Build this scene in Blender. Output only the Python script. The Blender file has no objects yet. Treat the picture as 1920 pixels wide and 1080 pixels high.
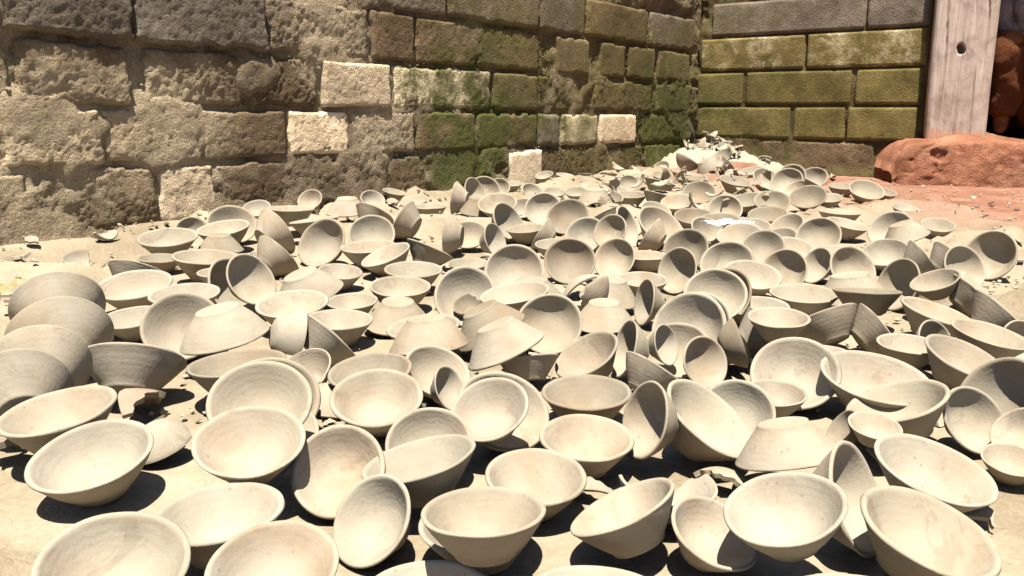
import bpy, math, random
import numpy as np
from mathutils import Vector, Quaternion, Matrix

# ------------------------------------------------------------------ camera, world, sun, exposure
scene = bpy.context.scene
col = scene.collection
cd = bpy.data.cameras.new("camera")
cd.sensor_width = 36.0
cd.lens = 30.0
cd.clip_start = 0.02
cd.clip_end = 400.0
cam = bpy.data.objects.new("camera", cd)
cam.location = (0, 0, 0.34)
cam.rotation_euler = (math.radians(78.0), 0, 0)
col.objects.link(cam)
scene.camera = cam

SUN_EL, SUN_H = math.radians(74.0), Vector((-0.06, -0.998, 0)).normalized()
to_sun = Vector((SUN_H.x * math.cos(SUN_EL), SUN_H.y * math.cos(SUN_EL), math.sin(SUN_EL)))
world = bpy.data.worlds.new("World")
scene.world = world
world.use_nodes = True
wn = world.node_tree.nodes
sky = wn.new("ShaderNodeTexSky")
sky.sky_type = 'NISHITA'
sky.sun_disc = False
sky.sun_elevation = SUN_EL
sky.sun_rotation = math.atan2(to_sun.x, to_sun.y)
sky.air_density = 0.7
sky.dust_density = 1.0
sky.ozone_density = 0.5
wn["Background"].inputs[1].default_value = 0.05
world.node_tree.links.new(sky.outputs[0], wn["Background"].inputs[0])
sd = bpy.data.lights.new("sun", 'SUN')
sd.energy = 5.0
sd.angle = math.radians(0.53)
sd.color = (1.0, 0.945, 0.85)
sun = bpy.data.objects.new("sun", sd)
sun.rotation_euler = to_sun.to_track_quat('Z', 'Y').to_euler()
col.objects.link(sun)
vs = scene.view_settings
vs.view_transform = 'Standard'
vs.look = 'None'
vs.exposure = 1.68
vs.gamma = 1.0
vs.use_curve_mapping = False
scene.cycles.max_bounces = 5
scene.cycles.diffuse_bounces = 1
scene.cycles.use_adaptive_sampling = True
scene.cycles.adaptive_threshold = 0.025
scene.cycles.use_denoising = True

random.seed(7)
rng = np.random.default_rng(7)

# ------------------------------------------------------------------ numpy noise
def _h(ix, iy, iz, s):
    n = (ix * 374761393 + iy * 668265263 + iz * 2147483647 + s * 1274126177) & 0xFFFFFFFF
    n = ((n ^ (n >> 13)) * 1274126177) & 0xFFFFFFFF
    n = n ^ (n >> 16)
    return (n & 0xFFFF) / 65535.0
def vnoise(p, s=0):
    p = np.asarray(p, float)
    i = np.floor(p).astype(np.int64)
    f = p - i
    f = f * f * f * (f * (f * 6 - 15) + 10)
    x, y, z = i[..., 0], i[..., 1], i[..., 2]
    r = 0
    for dx in (0, 1):
        wx = f[..., 0] if dx else 1 - f[..., 0]
        for dy in (0, 1):
            wy = f[..., 1] if dy else 1 - f[..., 1]
            for dz in (0, 1):
                wz = f[..., 2] if dz else 1 - f[..., 2]
                r = r + wx * wy * wz * _h(x + dx, y + dy, z + dz, s)
    return r * 2 - 1
def fbm(p, o=4, s=0, lac=2.03, g=0.5):
    a, t, r = 1.0, 0, 0
    p = np.asarray(p, float)
    for k in range(o):
        r = r + a * vnoise(p, s + k * 17)
        t += a
        a *= g
        p = p * lac + 3.7
    return r / t
def sstep(a, b, x):
    t = np.clip((x - a) / (b - a), 0, 1)
    return t * t * (3 - 2 * t)

# ------------------------------------------------------------------ object helpers
def mesh_obj(name, verts, faces, mat, parent=None, smooth=True):
    me = bpy.data.meshes.new(name)
    me.from_pydata([tuple(v) for v in verts], [], faces)
    me.update()
    if smooth:
        me.shade_smooth()
    if mat is not None:
        me.materials.append(mat)
    o = bpy.data.objects.new(name, me)
    col.objects.link(o)
    if parent is not None:
        o.parent = parent
    return o
def link_mesh(name, me, parent=None):
    o = bpy.data.objects.new(name, me)
    col.objects.link(o)
    if parent is not None:
        o.parent = parent
    return o
def empty(name, loc=(0, 0, 0)):
    o = bpy.data.objects.new(name, None)
    o.location = loc
    o.empty_display_size = 0.05
    col.objects.link(o)
    return o
def tag(o, label=None, cat=None, group=None, kind=None):
    if label: o["label"] = label
    if cat: o["category"] = cat
    if group: o["group"] = group
    if kind: o["kind"] = kind
    return o
def grid_faces(nu, nv, off=0, flip=False):
    f = []
    for i in range(nu - 1):
        for j in range(nv - 1):
            a = off + i * nv + j
            q = (a, a + nv, a + nv + 1, a + 1)
            f.append(q[::-1] if flip else q)
    return f

# ------------------------------------------------------------------ materials
class NT:
    def __init__(s, name):
        s.m = bpy.data.materials.new(name)
        s.m.use_nodes = True
        s.t = s.m.node_tree
        s.n = s.t.nodes
        s.b = s.n["Principled BSDF"]
        s.b.inputs["Specular IOR Level"].default_value = 0.15
    def new(s, typ, **kw):
        n = s.n.new(typ)
        for k, v in kw.items():
            if k in n.inputs:
                n.inputs[k].default_value = v
            else:
                setattr(n, k, v)
        return n
    def l(s, a, b):
        s.t.links.new(a, b)
    def noise(s, vec, scale, detail=6, rough=0.6, dist=0.0):
        n = s.new("ShaderNodeTexNoise")
        n.inputs["Scale"].default_value = scale
        n.inputs["Detail"].default_value = detail
        n.inputs["Roughness"].default_value = rough
        n.inputs["Distortion"].default_value = dist
        if vec is not None:
            s.l(vec, n.inputs["Vector"])
        return n.outputs["Fac"]
    def ramp(s, fac, stops):
        r = s.new("ShaderNodeValToRGB")
        e = r.color_ramp.elements
        while len(e) < len(stops):
            e.new(0.5)
        for q, (p, c) in zip(e, stops):
            q.position = p
            q.color = (c[0], c[1], c[2], 1) if len(c) == 3 else c
        s.l(fac, r.inputs[0])
        return r.outputs[0]
    def mix(s, fac, a, b, mode='MIX'):
        m = s.new("ShaderNodeMix", data_type='RGBA', blend_type=mode)
        for k, v in ((0, fac), (6, a), (7, b)):
            if hasattr(v, "is_output"):
                s.l(v, m.inputs[k])
            elif k == 0:
                m.inputs[0].default_value = v
            else:
                m.inputs[k].default_value = (*v, 1)
        return m.outputs[2]
    def math(s, op, a, b=None, c=None):
        m = s.new("ShaderNodeMath", operation=op)
        for k, v in enumerate((a, b, c)):
            if v is None: continue
            if hasattr(v, "is_output"):
                s.l(v, m.inputs[k])
            else:
                m.inputs[k].default_value = v
        return m.outputs[0]
    def bump(s, h, strength, dist, prev=None):
        b = s.new("ShaderNodeBump")
        b.inputs["Strength"].default_value = strength
        b.inputs["Distance"].default_value = dist
        s.l(h, b.inputs["Height"])
        if prev is not None:
            s.l(prev, b.inputs["Normal"])
        return b.outputs[0]
    def obj(s):
        return s.new("ShaderNodeTexCoord").outputs["Object"]
    def pos(s):
        return s.new("ShaderNodeNewGeometry").outputs["Position"]
    def rnd(s):
        return s.new("ShaderNodeObjectInfo").outputs["Random"]
    def done(s, color, normal=None, rough=0.9):
        if hasattr(color, "is_output"):
            s.l(color, s.b.inputs["Base Color"])
        else:
            s.b.inputs["Base Color"].default_value = (*color, 1)
        if normal is not None:
            s.l(normal, s.b.inputs["Normal"])
        s.b.inputs["Roughness"].default_value = rough
        return s.m

def clay_material():
    t = NT("dry_clay")
    o = t.obj()
    add = t.new("ShaderNodeVectorMath", operation='ADD')
    sc = t.new("ShaderNodeVectorMath", operation='SCALE')
    cmb = t.new("ShaderNodeCombineXYZ")
    r = t.rnd()
    for k in range(3): t.l(r, cmb.inputs[k])
    t.l(cmb.outputs[0], sc.inputs[0]); sc.inputs["Scale"].default_value = 31.0
    t.l(o, add.inputs[0]); t.l(sc.outputs[0], add.inputs[1])
    v = add.outputs[0]
    big = t.noise(v, 2.2, 4, 0.55)
    c = t.ramp(big, [(0.28, (0.200, 0.174, 0.133)), (0.52, (0.250, 0.220, 0.172)), (0.75, (0.278, 0.247, 0.196))])
    tint = t.ramp(r, [(0.0, (0.66, 0.63, 0.58)), (0.18, (0.90, 0.88, 0.85)), (0.4, (1.0, 0.99, 0.97)), (0.6, (0.92, 0.88, 0.82)), (0.8, (1.04, 1.0, 0.95)), (1.0, (0.84, 0.85, 0.82))])
    c = t.mix(1.0, c, tint, 'MULTIPLY')
    # drying blotches and little pits of grit
    blot = t.ramp(t.noise(v, 6.5, 5, 0.65, 0.6), [(0.58, (0, 0, 0)), (0.72, (1, 1, 1))])
    c = t.mix(t.math('MULTIPLY', blot, 0.45), c, (0.16, 0.125, 0.085))
    pk = t.noise(v, 1.1, 3, 0.5)
    c = t.mix(1.0, c, t.ramp(pk, [(0.32, (1.04, 0.96, 0.90)), (0.5, (1, 1, 1)), (0.68, (0.93, 0.96, 0.95))]), 'MULTIPLY')
    damp = t.ramp(t.noise(v, 1.5, 5, 0.7, 1.0), [(0.60, (0, 0, 0)), (0.66, (1, 1, 1))])
    c = t.mix(t.math('MULTIPLY', damp, 0.35), c, (0.13, 0.10, 0.068))
    vo = t.new("ShaderNodeTexVoronoi"); vo.inputs["Scale"].default_value = 9.0
    t.l(v, vo.inputs["Vector"])
    wh = t.new("ShaderNodeTexWhiteNoise"); t.l(vo.outputs["Position"], wh.inputs["Vector"])
    spot = t.math('MULTIPLY', t.math('LESS_THAN', vo.outputs["Distance"], 0.13), t.math('GREATER_THAN', wh.outputs["Value"], 0.80))
    c = t.mix(t.math('MULTIPLY', spot, 0.55), c, (0.16, 0.11, 0.065))
    # throwing rings + grain
    sx = t.new("ShaderNodeSeparateXYZ"); t.l(o, sx.inputs[0])
    w = t.math('ADD', t.math('MULTIPLY', sx.outputs[2], 120.0), t.math('MULTIPLY', t.noise(v, 5.0, 2), 5.0))
    rings = t.math('SINE', w)
    n1 = t.bump(rings, 0.03, 0.0014)
    n3 = t.bump(t.noise(v, 26.0, 4, 0.65), 0.12, 0.006, n1)
    return t.done(c, n3, 0.88)
CLAY = clay_material()

def earth_brick(name, c_dark, c_mid, c_light, moss=0.0, pale=0.0, grain=1.0, region=False):
    t = NT(name)
    p = t.pos()
    n = t.noise(p, 9.0, 8, 0.65)
    c = t.ramp(n, [(0.28, c_dark), (0.5, c_mid), (0.72, c_light)])
    r = t.rnd()
    c = t.mix(1.0, c, t.ramp(r, [(0, (0.82, 0.80, 0.78)), (0.5, (1, 1, 1)), (1, (1.14, 1.10, 1.04))]), 'MULTIPLY')
    if region:
        # moss grows in a few damp spots of the wall, over bricks and joints alike
        for spots, colour, amount in (
                (((-1.14, 2.05, 0.28, 0.30), (-0.93, 2.33, 0.28, 0.27), (-0.58, 2.78, 0.55, 0.22), (-0.45, 2.95, 0.27, 0.16)), (0.42, 0.345, 0.23), 0.7),
                (((0.15, 3.42, 0.58, 0.62), (0.60, 4.10, 0.50, 0.75), (0.95, 4.70, 0.45, 0.60), (0.45, 3.9, 0.05, 0.5)), (0.120, 0.098, 0.036), 0.75),
                (((0.00, 3.25, 0.27, 0.46), (-0.15, 3.30, 0.10, 0.34), (0.80, 4.58, 0.22, 0.46), (0.28, 3.62, 0.36, 0.25)), (0.066, 0.074, 0.018), 0.92)):
            d = None
            for (cx, cy, cz, rr) in spots:
                vm = t.new("ShaderNodeVectorMath", operation='DISTANCE'); t.l(p, vm.inputs[0]); vm.inputs[1].default_value = (cx, cy, cz)
                q = t.math('DIVIDE', vm.outputs["Value"], rr)
                d = q if d is None else t.math('MINIMUM', d, q)
            d = t.math('ADD', d, t.math('MULTIPLY', t.math('SUBTRACT', t.noise(p, 9.0, 6, 0.75), 0.5), 2.0))
            m = t.ramp(d, [(0.35, (1, 1, 1)), (1.0, (0, 0, 0))])
            c = t.mix(t.math('MULTIPLY', m, amount), c, colour)
    if moss:
        m = t.ramp(t.noise(p, 7.0, 6, 0.7, 0.4), [(0.60 - 0.28 * moss, (0, 0, 0)), (0.74 - 0.22 * moss, (1, 1, 1))])
        c = t.mix(t.math('MULTIPLY', m, 0.85), c, (0.060, 0.062, 0.014))
    if pale:
        m = t.ramp(t.noise(p, 9.0, 8, 0.8, 0.3), [(0.66 - 0.2 * pale, (0, 0, 0)), (0.78 - 0.2 * pale, (1, 1, 1))])
        c = t.mix(t.math('MULTIPLY', m, 0.8), c, (0.42, 0.36, 0.23))
    st = t.noise(p, 3.2, 6, 0.7, 0.5)
    c = t.mix(1.0, c, t.ramp(st, [(0.30, (0.62, 0.60, 0.56)), (0.55, (1, 1, 1)), (0.75, (1.22, 1.18, 1.10))]), 'MULTIPLY')
    g = t.noise(p, 190.0, 4, 0.7)
    c = t.mix(0.7, c, t.ramp(g, [(0.3, (0.62, 0.60, 0.58)), (0.7, (1.32, 1.30, 1.26))]), 'MULTIPLY')
    n1 = t.bump(t.noise(p, 38.0, 6, 0.75), 0.30 * grain, 0.008)
    vo = t.new("ShaderNodeTexVoronoi"); vo.inputs["Scale"].default_value = 120.0
    t.l(p, vo.inputs["Vector"])
    n2 = t.bump(vo.outputs["Distance"], 0.4 * grain, 0.005, n1)
    n3 = t.bump(g, 0.75 * grain, 0.007, n2)
    return t.done(c, n3, 0.95)
M_BROWN = earth_brick("brown_mud_brick", (0.071, 0.049, 0.026), (0.123, 0.087, 0.050), (0.189, 0.139, 0.085), region=True)
M_OLIVE = earth_brick("olive_mud_brick", (0.079, 0.064, 0.020), (0.138, 0.110, 0.038), (0.200, 0.160, 0.063), moss=0.15, grain=0.7, region=True)
M_MOSS = earth_brick("mossy_mud_brick", (0.065, 0.062, 0.022), (0.111, 0.104, 0.039), (0.208, 0.178, 0.086), moss=0.25, region=True)
M_PALE = earth_brick("pale_mud_brick", (0.422, 0.332, 0.223), (0.583, 0.476, 0.332), (0.712, 0.597, 0.439))
M_PALEMOSS = earth_brick("pale_moss_tinted_brick", (0.368, 0.313, 0.184), (0.530, 0.458, 0.289), (0.670, 0.584, 0.394), moss=0.3, region=True)
M_GREY = earth_brick("grey_mud_brick", (0.095, 0.076, 0.057), (0.151, 0.125, 0.097), (0.214, 0.180, 0.145), region=True)
M_RED = earth_brick("reddish_mud_brick", (0.083, 0.055, 0.029), (0.139, 0.097, 0.056), (0.205, 0.148, 0.087), region=True)
M_MORTAR = earth_brick("mud_mortar", (0.096, 0.071, 0.043), (0.171, 0.132, 0.086), (0.259, 0.209, 0.144), grain=1.3, region=True)
M_PLASTER = earth_brick("pale_mud_plaster", (0.253, 0.193, 0.123), (0.366, 0.292, 0.198), (0.481, 0.392, 0.280), grain=1.2, region=True)
M_LICHEN = earth_brick("lichen_spotted_brick", (0.113, 0.088, 0.033), (0.187, 0.145, 0.056), (0.253, 0.204, 0.090), moss=0.25, pale=0.80, grain=0.6)
M_RMORTAR = earth_brick("olive_mud_mortar", (0.048, 0.037, 0.015), (0.088, 0.067, 0.030), (0.147, 0.115, 0.059), moss=0.3)
M_TERRA = earth_brick("red_mud_plaster", (0.165, 0.062, 0.034), (0.27, 0.118, 0.068), (0.34, 0.18, 0.115), grain=1.5)
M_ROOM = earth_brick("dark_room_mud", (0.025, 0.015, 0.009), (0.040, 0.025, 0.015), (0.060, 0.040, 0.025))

def ground_material():
    t = NT("dusty_ground")
    p = t.pos()
    s = t.new("ShaderNodeSeparateXYZ"); t.l(p, s.inputs[0])
    n = t.noise(p, 5.0, 7, 0.6)
    dust = t.ramp(n, [(0.30, (0.150, 0.117, 0.075)), (0.52, (0.222, 0.184, 0.128)), (0.72, (0.27, 0.232, 0.170))])
    red = t.ramp(t.noise(p, 6.0, 6, 0.65), [(0.30, (0.115, 0.046, 0.026)), (0.5, (0.175, 0.084, 0.053)), (0.72, (0.225, 0.140, 0.098))])
    # red soil lies round the plinth on the right, pale clay dust elsewhere
    k = t.math('ADD', t.math('MULTIPLY', s.outputs[0], 1.0), t.math('MULTIPLY', s.outputs[1], 0.28))
    k = t.math('ADD', k, t.math('MULTIPLY', t.math('SUBTRACT', t.noise(p, 2.6, 5, 0.6), 0.5), 1.1))
    f = t.ramp(t.math('MULTIPLY', t.math('SUBTRACT', k, 1.55), 1.2), [(0.0, (0, 0, 0)), (1.0, (1, 1, 1))])
    c = t.mix(f, dust, red)
    g = t.noise(p, 160.0, 4, 0.7)
    c = t.mix(0.4, c, t.ramp(g, [(0.3, (0.7, 0.68, 0.64)), (0.7, (1.22, 1.2, 1.18))]), 'MULTIPLY')
    vo = t.new("ShaderNodeTexVoronoi", feature='DISTANCE_TO_EDGE'); vo.inputs["Scale"].default_value = 14.0
    wv = t.new("ShaderNodeVectorMath", operation='ADD'); t.l(p, wv.inputs[0])
    nz = t.new("ShaderNodeTexNoise"); nz.inputs["Scale"].default_value = 9.0; t.l(p, nz.inputs["Vector"])
    sc = t.new("ShaderNodeVectorMath", operation='SCALE'); sc.inputs["Scale"].default_value = 0.12
    t.l(nz.outputs["Color"], sc.inputs[0]); t.l(sc.outputs[0], wv.inputs[1]); t.l(wv.outputs[0], vo.inputs["Vector"])
    crack = t.ramp(vo.outputs["Distance"], [(0.0, (0, 0, 0)), (0.03, (1, 1, 1))])
    n0 = t.bump(crack, 0.25, 0.003)
    n1 = t.bump(t.noise(p, 30.0, 6, 0.65), 0.5, 0.012, n0)
    n2 = t.bump(g, 0.4, 0.003, n1)
    return t.done(c, n2, 0.95)
M_GROUND = ground_material()

# ------------------------------------------------------------------ place frame: wall corner and directions
LA = np.array([-1.19994, 1.97231, 0.0]); LD = np.array([0.6095994, 0.7927096, 0]); LN = np.array([0.7927096, -0.6095994, 0])
CB = np.array([1.026866, 4.868, 0.0]); RD = np.array([0.775, -0.632, 0]); RN = np.array([-0.632, -0.775, 0])

# ------------------------------------------------------------------ bowls: origin, quaternion, diameter, height of lowest point, kind, name, label
BOWLS = [
    (-0.7731, 1.9022, 0.0102, -0.507, -0.0696, 0.0736, -0.856, 0.124, 0.0046, 'w', "upright bowl nearest the mud wall at the left end of the heap"),
    (-0.7199, 2.1643, 0.0201, -0.2841, 0.0584, -0.3911, 0.8734, 0.1211, 0.0003, 'w', "first from left of the round mouthed bowls at the far end, centre left"),
    (-0.6883, 2.0393, 0.0117, 0.6419, 0.0892, 0.0433, -0.7603, 0.124, 0.0062, 'w', "first from left of the upright bowls at the far end, centre left"),
    (-0.672, 1.9398, 0.0524, 0.0211, -0.8562, -0.5162, -0.0029, 0.1033, 0.0078, 'w', "first from left of the overturned bowls in the heap's far half, centre left"),
    (-0.6026, 1.6491, 0.0078, -0.6967, 0.0027, -0.0355, 0.7165, 0.124, 0.0058, 'w', "fourth from left of the upright bowls in the heap's far half, left end"),
    (-0.5453, 1.5578, 0.0109, 0.7565, 0.0314, -0.0082, 0.6531, 0.0779, 0.0098, 'w', "first from left of the upright bowls in the heap's far half, centre left"),
    (-0.9107, 1.7787, 0.0046, 0.9256, 0.1163, 0.0692, -0.3534, 0.0707, 0.0004, 'k', "the one broken clay bowl in the heap's far half, left end"),
    (-0.6761, 1.4929, 0.0141, -0.0601, 0.0788, 0.279, 0.9552, 0.1115, 0.0002, 'w', "the one tipped away clay bowl in the heap's far half, left end"),
    (-0.6355, 1.4122, 0.0067, -0.3832, -0.0559, 0.1069, -0.9158, 0.1173, 0.0004, 'w', "first from left of the upright bowls in the heap's far half, left end"),
    (-0.4872, 1.2435, 0.0315, 0.0913, 0.0068, -0.0566, 0.9942, 0.1015, 0.0289, 'w', "third from left of the upright bowls in the heap's far half, left end"),
    (-0.4451, 1.3683, 0.05, -0.5787, -0.4911, -0.0739, -0.6469, 0.0904, 0.0292, 'w', "first from left of the round mouthed bowls in the heap's far half, centre left"),
    (-0.4822, 1.3841, 0.0221, 0.4391, -0.2792, 0.3744, -0.7675, 0.1175, 0, 'w', "the one right leaning clay bowl in the heap's far half, centre left"),
    (-0.5608, 1.2325, 0.0041, 0.8964, 0.0887, 0.0174, -0.4339, 0.087, 0.0006, 'w', "the one upright clay bowl halfway up the heap, left end"),
    (-0.4628, 1.1657, 0.018, 0.5398, 0.3097, -0.2388, 0.7454, 0.1076, 0.0006, 'w', "the one round mouthed clay bowl halfway up the heap, left end"),
    (-0.3823, 1.0765, 0.0845, -0.0928, 0.5473, -0.8315, 0.0215, 0.1135, 0.0282, 'w', "first from left of the overturned bowls halfway up the heap, centre left"),
    (-0.3163, 0.9471, 0.0102, -0.7437, 0.0169, 0.0166, -0.6681, 0.1113, 0.009, 'w', "first from left of the upright bowls halfway up the heap, centre left"),
    (-0.4422, 0.9359, 0.0167, 0.4141, -0.1595, 0.2855, 0.8494, 0.1132, 0.0009, 'w', "bowl tipped away beside the nested row, its foot towards the viewer"),
    (-0.4323, 0.7797, 0.017, -0.8433, -0.066, 0.0143, 0.5332, 0.1072, 0.0138, 'w', "wide shallow looking bowl at the left edge, just behind the front left bowl"),
    (-0.3656, 0.7079, 0.0063, 0.0128, -0.0251, -0.1258, 0.9917, 0.1031, 0.0004, 'w', "large clay bowl at front left, tilted forward, casting a dark crescent shadow"),
    (-0.2254, 0.6958, 0.03, -0.7071, -0.133, 0.1019, -0.6869, 0.0934, 0.0231, 'w', "open bowl in front of the pair of nested bowls at left"),
    (-0.2574, 0.8626, 0.0171, 0.3844, 0.2243, -0.3168, 0.8376, 0.1034, 0.0004, 'w', "inner bowl of the nested pair standing on edge behind an open bowl"),
    (-0.2399, 0.7795, 0.0416, 0.1736, 0.1099, -0.2882, 0.9353, 0.0961, 0.0289, 'w', "outer bowl of the nested pair standing on edge behind an open bowl"),
    (-0.2385, 0.8073, 0.0106, 0.916, 0.105, 0.2519, -0.294, 0.073, 0.0019, 'w', "the one right leaning clay bowl behind the front row, centre left"),
    (-0.2392, 0.9792, 0.0097, 0.3111, 0.2232, 0.1765, -0.9068, 0.0741, 0.0006, 'k', "the one broken clay bowl behind the front row, centre left"),
    (-0.1591, 0.944, 0.0093, 0.6175, 0.0916, 0.0155, -0.7811, 0.0963, 0.0053, 'w', "third from left of the upright bowls halfway up the heap, centre left"),
    (-0.1433, 0.8661, 0.0087, 0.0305, -0.0099, 0.176, -0.9839, 0.0963, 0.0012, 'w', "second from left of the forward tilted bowls behind the front row, centre left"),
    (-0.0985, 0.9783, 0.0109, 0.4173, 0.2812, -0.1249, 0.8551, 0.0805, 0.0003, 'w', "first from left of the right leaning bowls behind the front row, centre"),
    (-0.0848, 0.9223, 0.0218, -0.3539, 0.3179, -0.413, 0.7766, 0.0515, 0.0082, 'w', "second from left of the right leaning bowls behind the front row, centre"),
    (-0.0171, 0.8368, 0.016, -0.7649, -0.2045, -0.3067, 0.5282, 0.0928, 0.0017, 'w', "second from left of the round mouthed bowls behind the front row, centre"),
    (-0.0152, 0.7909, 0.0325, -0.6448, -0.0751, 0.2722, -0.7102, 0.0783, 0.0229, 'w', "first from left of the forward tilted bowls behind the front row, centre"),
    (-0.077, 0.7526, 0.0151, 0.9292, 0.3106, 0.0706, -0.1873, 0.0789, 0.0043, 'w', "first from left of the round mouthed bowls behind the front row, centre"),
    (-0.0706, 0.6718, 0.0176, -0.9154, -0.044, 0.1039, 0.3863, 0.0949, 0.0128, 'w', "long bowl leaning left across another at the front centre left"),
    (-0.1488, 0.7041, 0.0132, -0.8949, -0.3519, 0.1086, -0.2521, 0.0829, 0.0004, 'w', "big bowl facing the viewer, left of the front centre, leaning back"),
    (-0.095, 0.6189, 0.0129, 0.898, 0.353, -0.235, -0.1171, 0.0734, 0.0002, 'w', "bowl turned left on its side in the front row, left of centre"),
    (-0.0184, 0.528, 0.0436, -0.0351, 0.0148, -0.0358, -0.9986, 0.0839, 0.0422, 'w', "upright bowl at the bottom centre, sitting inside another"),
    (-0.0211, 0.5927, 0.0022, -0.0245, 0.038, 0.0039, -0.999, 0.0954, 0.0006, 'w', "bowl at the bottom centre with another bowl sitting inside it"),
    (0.0193, 0.6758, 0.0036, 0.9587, 0.0645, -0.0051, 0.2769, 0.0881, 0.0011, 'w', "open upright bowl at the front centre, alone on its patch"),
    (-0.2205, 0.597, 0.0053, -0.7506, -0.016, 0.0046, 0.6605, 0.0959, 0.0045, 'w', "upright bowl between the two bottom edge bowls at left"),
    (-0.2699, 0.5272, 0.0093, 0.5291, 0.1376, -0.0948, 0.832, 0.0961, 0.0022, 'w', "bowl cut off by the bottom edge, leftmost in the front row"),
    (-0.1641, 0.5342, 0.0056, -0.9883, -0.1283, -0.049, 0.066, 0.0878, 0.0002, 'w', "bowl cut off by the bottom edge, second from left"),
    (0.0812, 0.8852, 0.0005, -0.0104, -0.0011, -0.0111, 0.9999, 0.0998, 0, 'w', "the one upright clay bowl behind the front row, centre"),
    (0.0695, 0.7614, 0.0035, 0.6351, 0.0477, -0.0428, 0.7698, 0.0893, 0.0009, 'w', "second from left of the forward tilted bowls behind the front row, centre"),
    (0.1486, 0.7656, 0.0441, -0.5625, 0.2644, 0.5228, -0.5834, 0.0745, 0.018, 'w', "the one left leaning clay bowl behind the front row, centre right"),
    (0.173, 0.7941, 0.015, 0.9492, 0.1637, 0.2635, 0.0531, 0.104, 0.0012, 'w', "big tilted bowl right of centre with another bowl behind it"),
    (0.2384, 0.841, 0.0137, -0.3723, -0.3108, -0.2114, 0.8485, 0.0785, 0.0014, 'w', "first from left of the round mouthed bowls behind the front row, centre right"),
    (0.3326, 0.9537, 0.0155, 0.6217, 0.0948, -0.3249, 0.7063, 0.0994, 0.0012, 'w', "round open bowl facing the viewer, right of centre in the heap"),
    (0.2861, 0.8868, 0.0106, -0.8588, -0.032, 0.0382, -0.5098, 0.0682, 0.0091, 'w', "the one upright clay bowl behind the front row, centre right"),
    (0.4017, 0.9164, 0.0064, 0.7686, 0.1121, -0.0491, 0.6279, 0.1154, 0.0001, 'w', "first from left of the upright bowls behind the front row, right end"),
    (0.4049, 0.8227, 0.0116, 0.0753, 0.176, -0.0644, -0.9794, 0.1038, 0.003, 'w', "second from left of the upright bowls behind the front row, right end"),
    (0.5329, 0.9883, 0.0153, -0.4602, -0.1738, 0.0666, -0.8681, 0.096, 0.0074, 'w', "third from left of the upright bowls halfway up the heap, right end"),
    (0.5556, 1.1169, 0.0187, -0.7652, -0.3068, -0.4278, 0.3705, 0.0685, 0.0001, 'w', "first from left of the right leaning bowls halfway up the heap, right end"),
    (0.53, 0.847, 0.023, 0.3069, -0.3617, -0.3337, 0.8146, 0.099, 0.0009, 'w', "second from left of the round mouthed bowls behind the front row, right end"),
    (0.46, 0.8313, 0.0188, 0.5744, 0.2253, 0.4251, -0.6622, 0.0695, 0.0043, 'w', "first from left of the round mouthed bowls behind the front row, right end"),
    (0.5026, 0.7793, 0.02, 0.2709, -0.2951, -0.2388, 0.8846, 0.0563, 0.0111, 'w', "third from left of the round mouthed bowls behind the front row, right end"),
    (0.4613, 0.7386, 0.003, -0.9532, -0.0864, 0.0412, -0.2867, 0.0539, 0.0007, 'w', "second from left of the forward tilted bowls in the front row, right end"),
    (0.3521, 0.6826, 0.0075, 0.7279, 0.0385, 0.144, -0.6693, 0.0971, 0.001, 'w', "large tilted bowl just behind the bottom right corner bowl"),
    (0.2913, 0.569, 0.0074, -0.0507, -0.1235, 0.0702, -0.9886, 0.1009, 0.0011, 'w', "largest bowl at the bottom right corner, tilted to the right"),
    (0.2444, 0.6312, 0.0303, 0.5425, 0.5421, 0.0198, 0.6414, 0.0881, 0.0045, 'w', "narrow bowl standing on edge between two large front right bowls"),
    (0.2011, 0.5617, 0.0335, 0.7599, -0.0442, -0.1533, 0.6302, 0.0843, 0.0275, 'w', "large open bowl at the front right, left of the on-edge bowl"),
    (0.241, 0.7196, 0.0651, -0.1207, -0.9557, -0.2623, -0.0568, 0.0913, 0.0171, 'w', "overturned bowl behind the large open bowl at front right"),
    (0.3414, 0.8028, 0.0174, 0.1432, 0.4484, -0.1191, -0.8742, 0.0436, 0.0094, 'w', "the one left leaning clay bowl behind the front row, right end"),
    (0.3449, 0.7709, 0.026, -0.1334, -0.0326, 0.1095, -0.9845, 0.049, 0.0236, 'w', "the one forward tilted clay bowl behind the front row, right end"),
    (0.1241, 0.6617, 0.0049, 0.9005, 0.0668, 0.0474, 0.427, 0.0849, 0.0018, 'k', "the one broken clay bowl in the front row, centre right"),
    (0.0955, 0.5877, 0.0182, -0.9739, 0.0864, 0.2082, -0.026, 0.0873, 0.0096, 'w', "bowl leaning far to the left at the front, right of centre"),
    (0.1423, 0.5914, 0.0078, 0.9446, 0.1201, 0.2108, -0.2212, 0.0712, 0.0002, 'w', "the one right leaning clay bowl in the front row, centre right"),
    (-0.5937, 2.2776, 0.0284, 0.1557, 0.0179, 0.0024, 0.9876, 0.124, 0.0274, 'w', "second from left of the upright bowls at the far end, centre left"),
    (-0.5766, 1.9517, 0.0366, 0.3996, 0.1518, 0.5266, 0.7349, 0.1207, 0.0004, 'w', "first from left of the tipped away bowls at the far end, centre left"),
    (-0.4933, 2.1411, 0.0178, 0.8508, 0.0327, -0.0634, -0.5207, 0.1201, 0.0139, 'w', "third from left of the upright bowls at the far end, centre left"),
    (-0.4921, 2.5463, 0.0741, 0.031, -0.6401, -0.7672, -0.0253, 0.124, 0.0184, 'w', "the one overturned clay bowl at the far end, centre left"),
    (-0.4041, 1.8867, 0.0251, -0.2831, -0.3285, -0.3541, 0.8286, 0.1178, 0.0003, 'w', "second from left of the round mouthed bowls in the heap's far half, centre left"),
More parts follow.
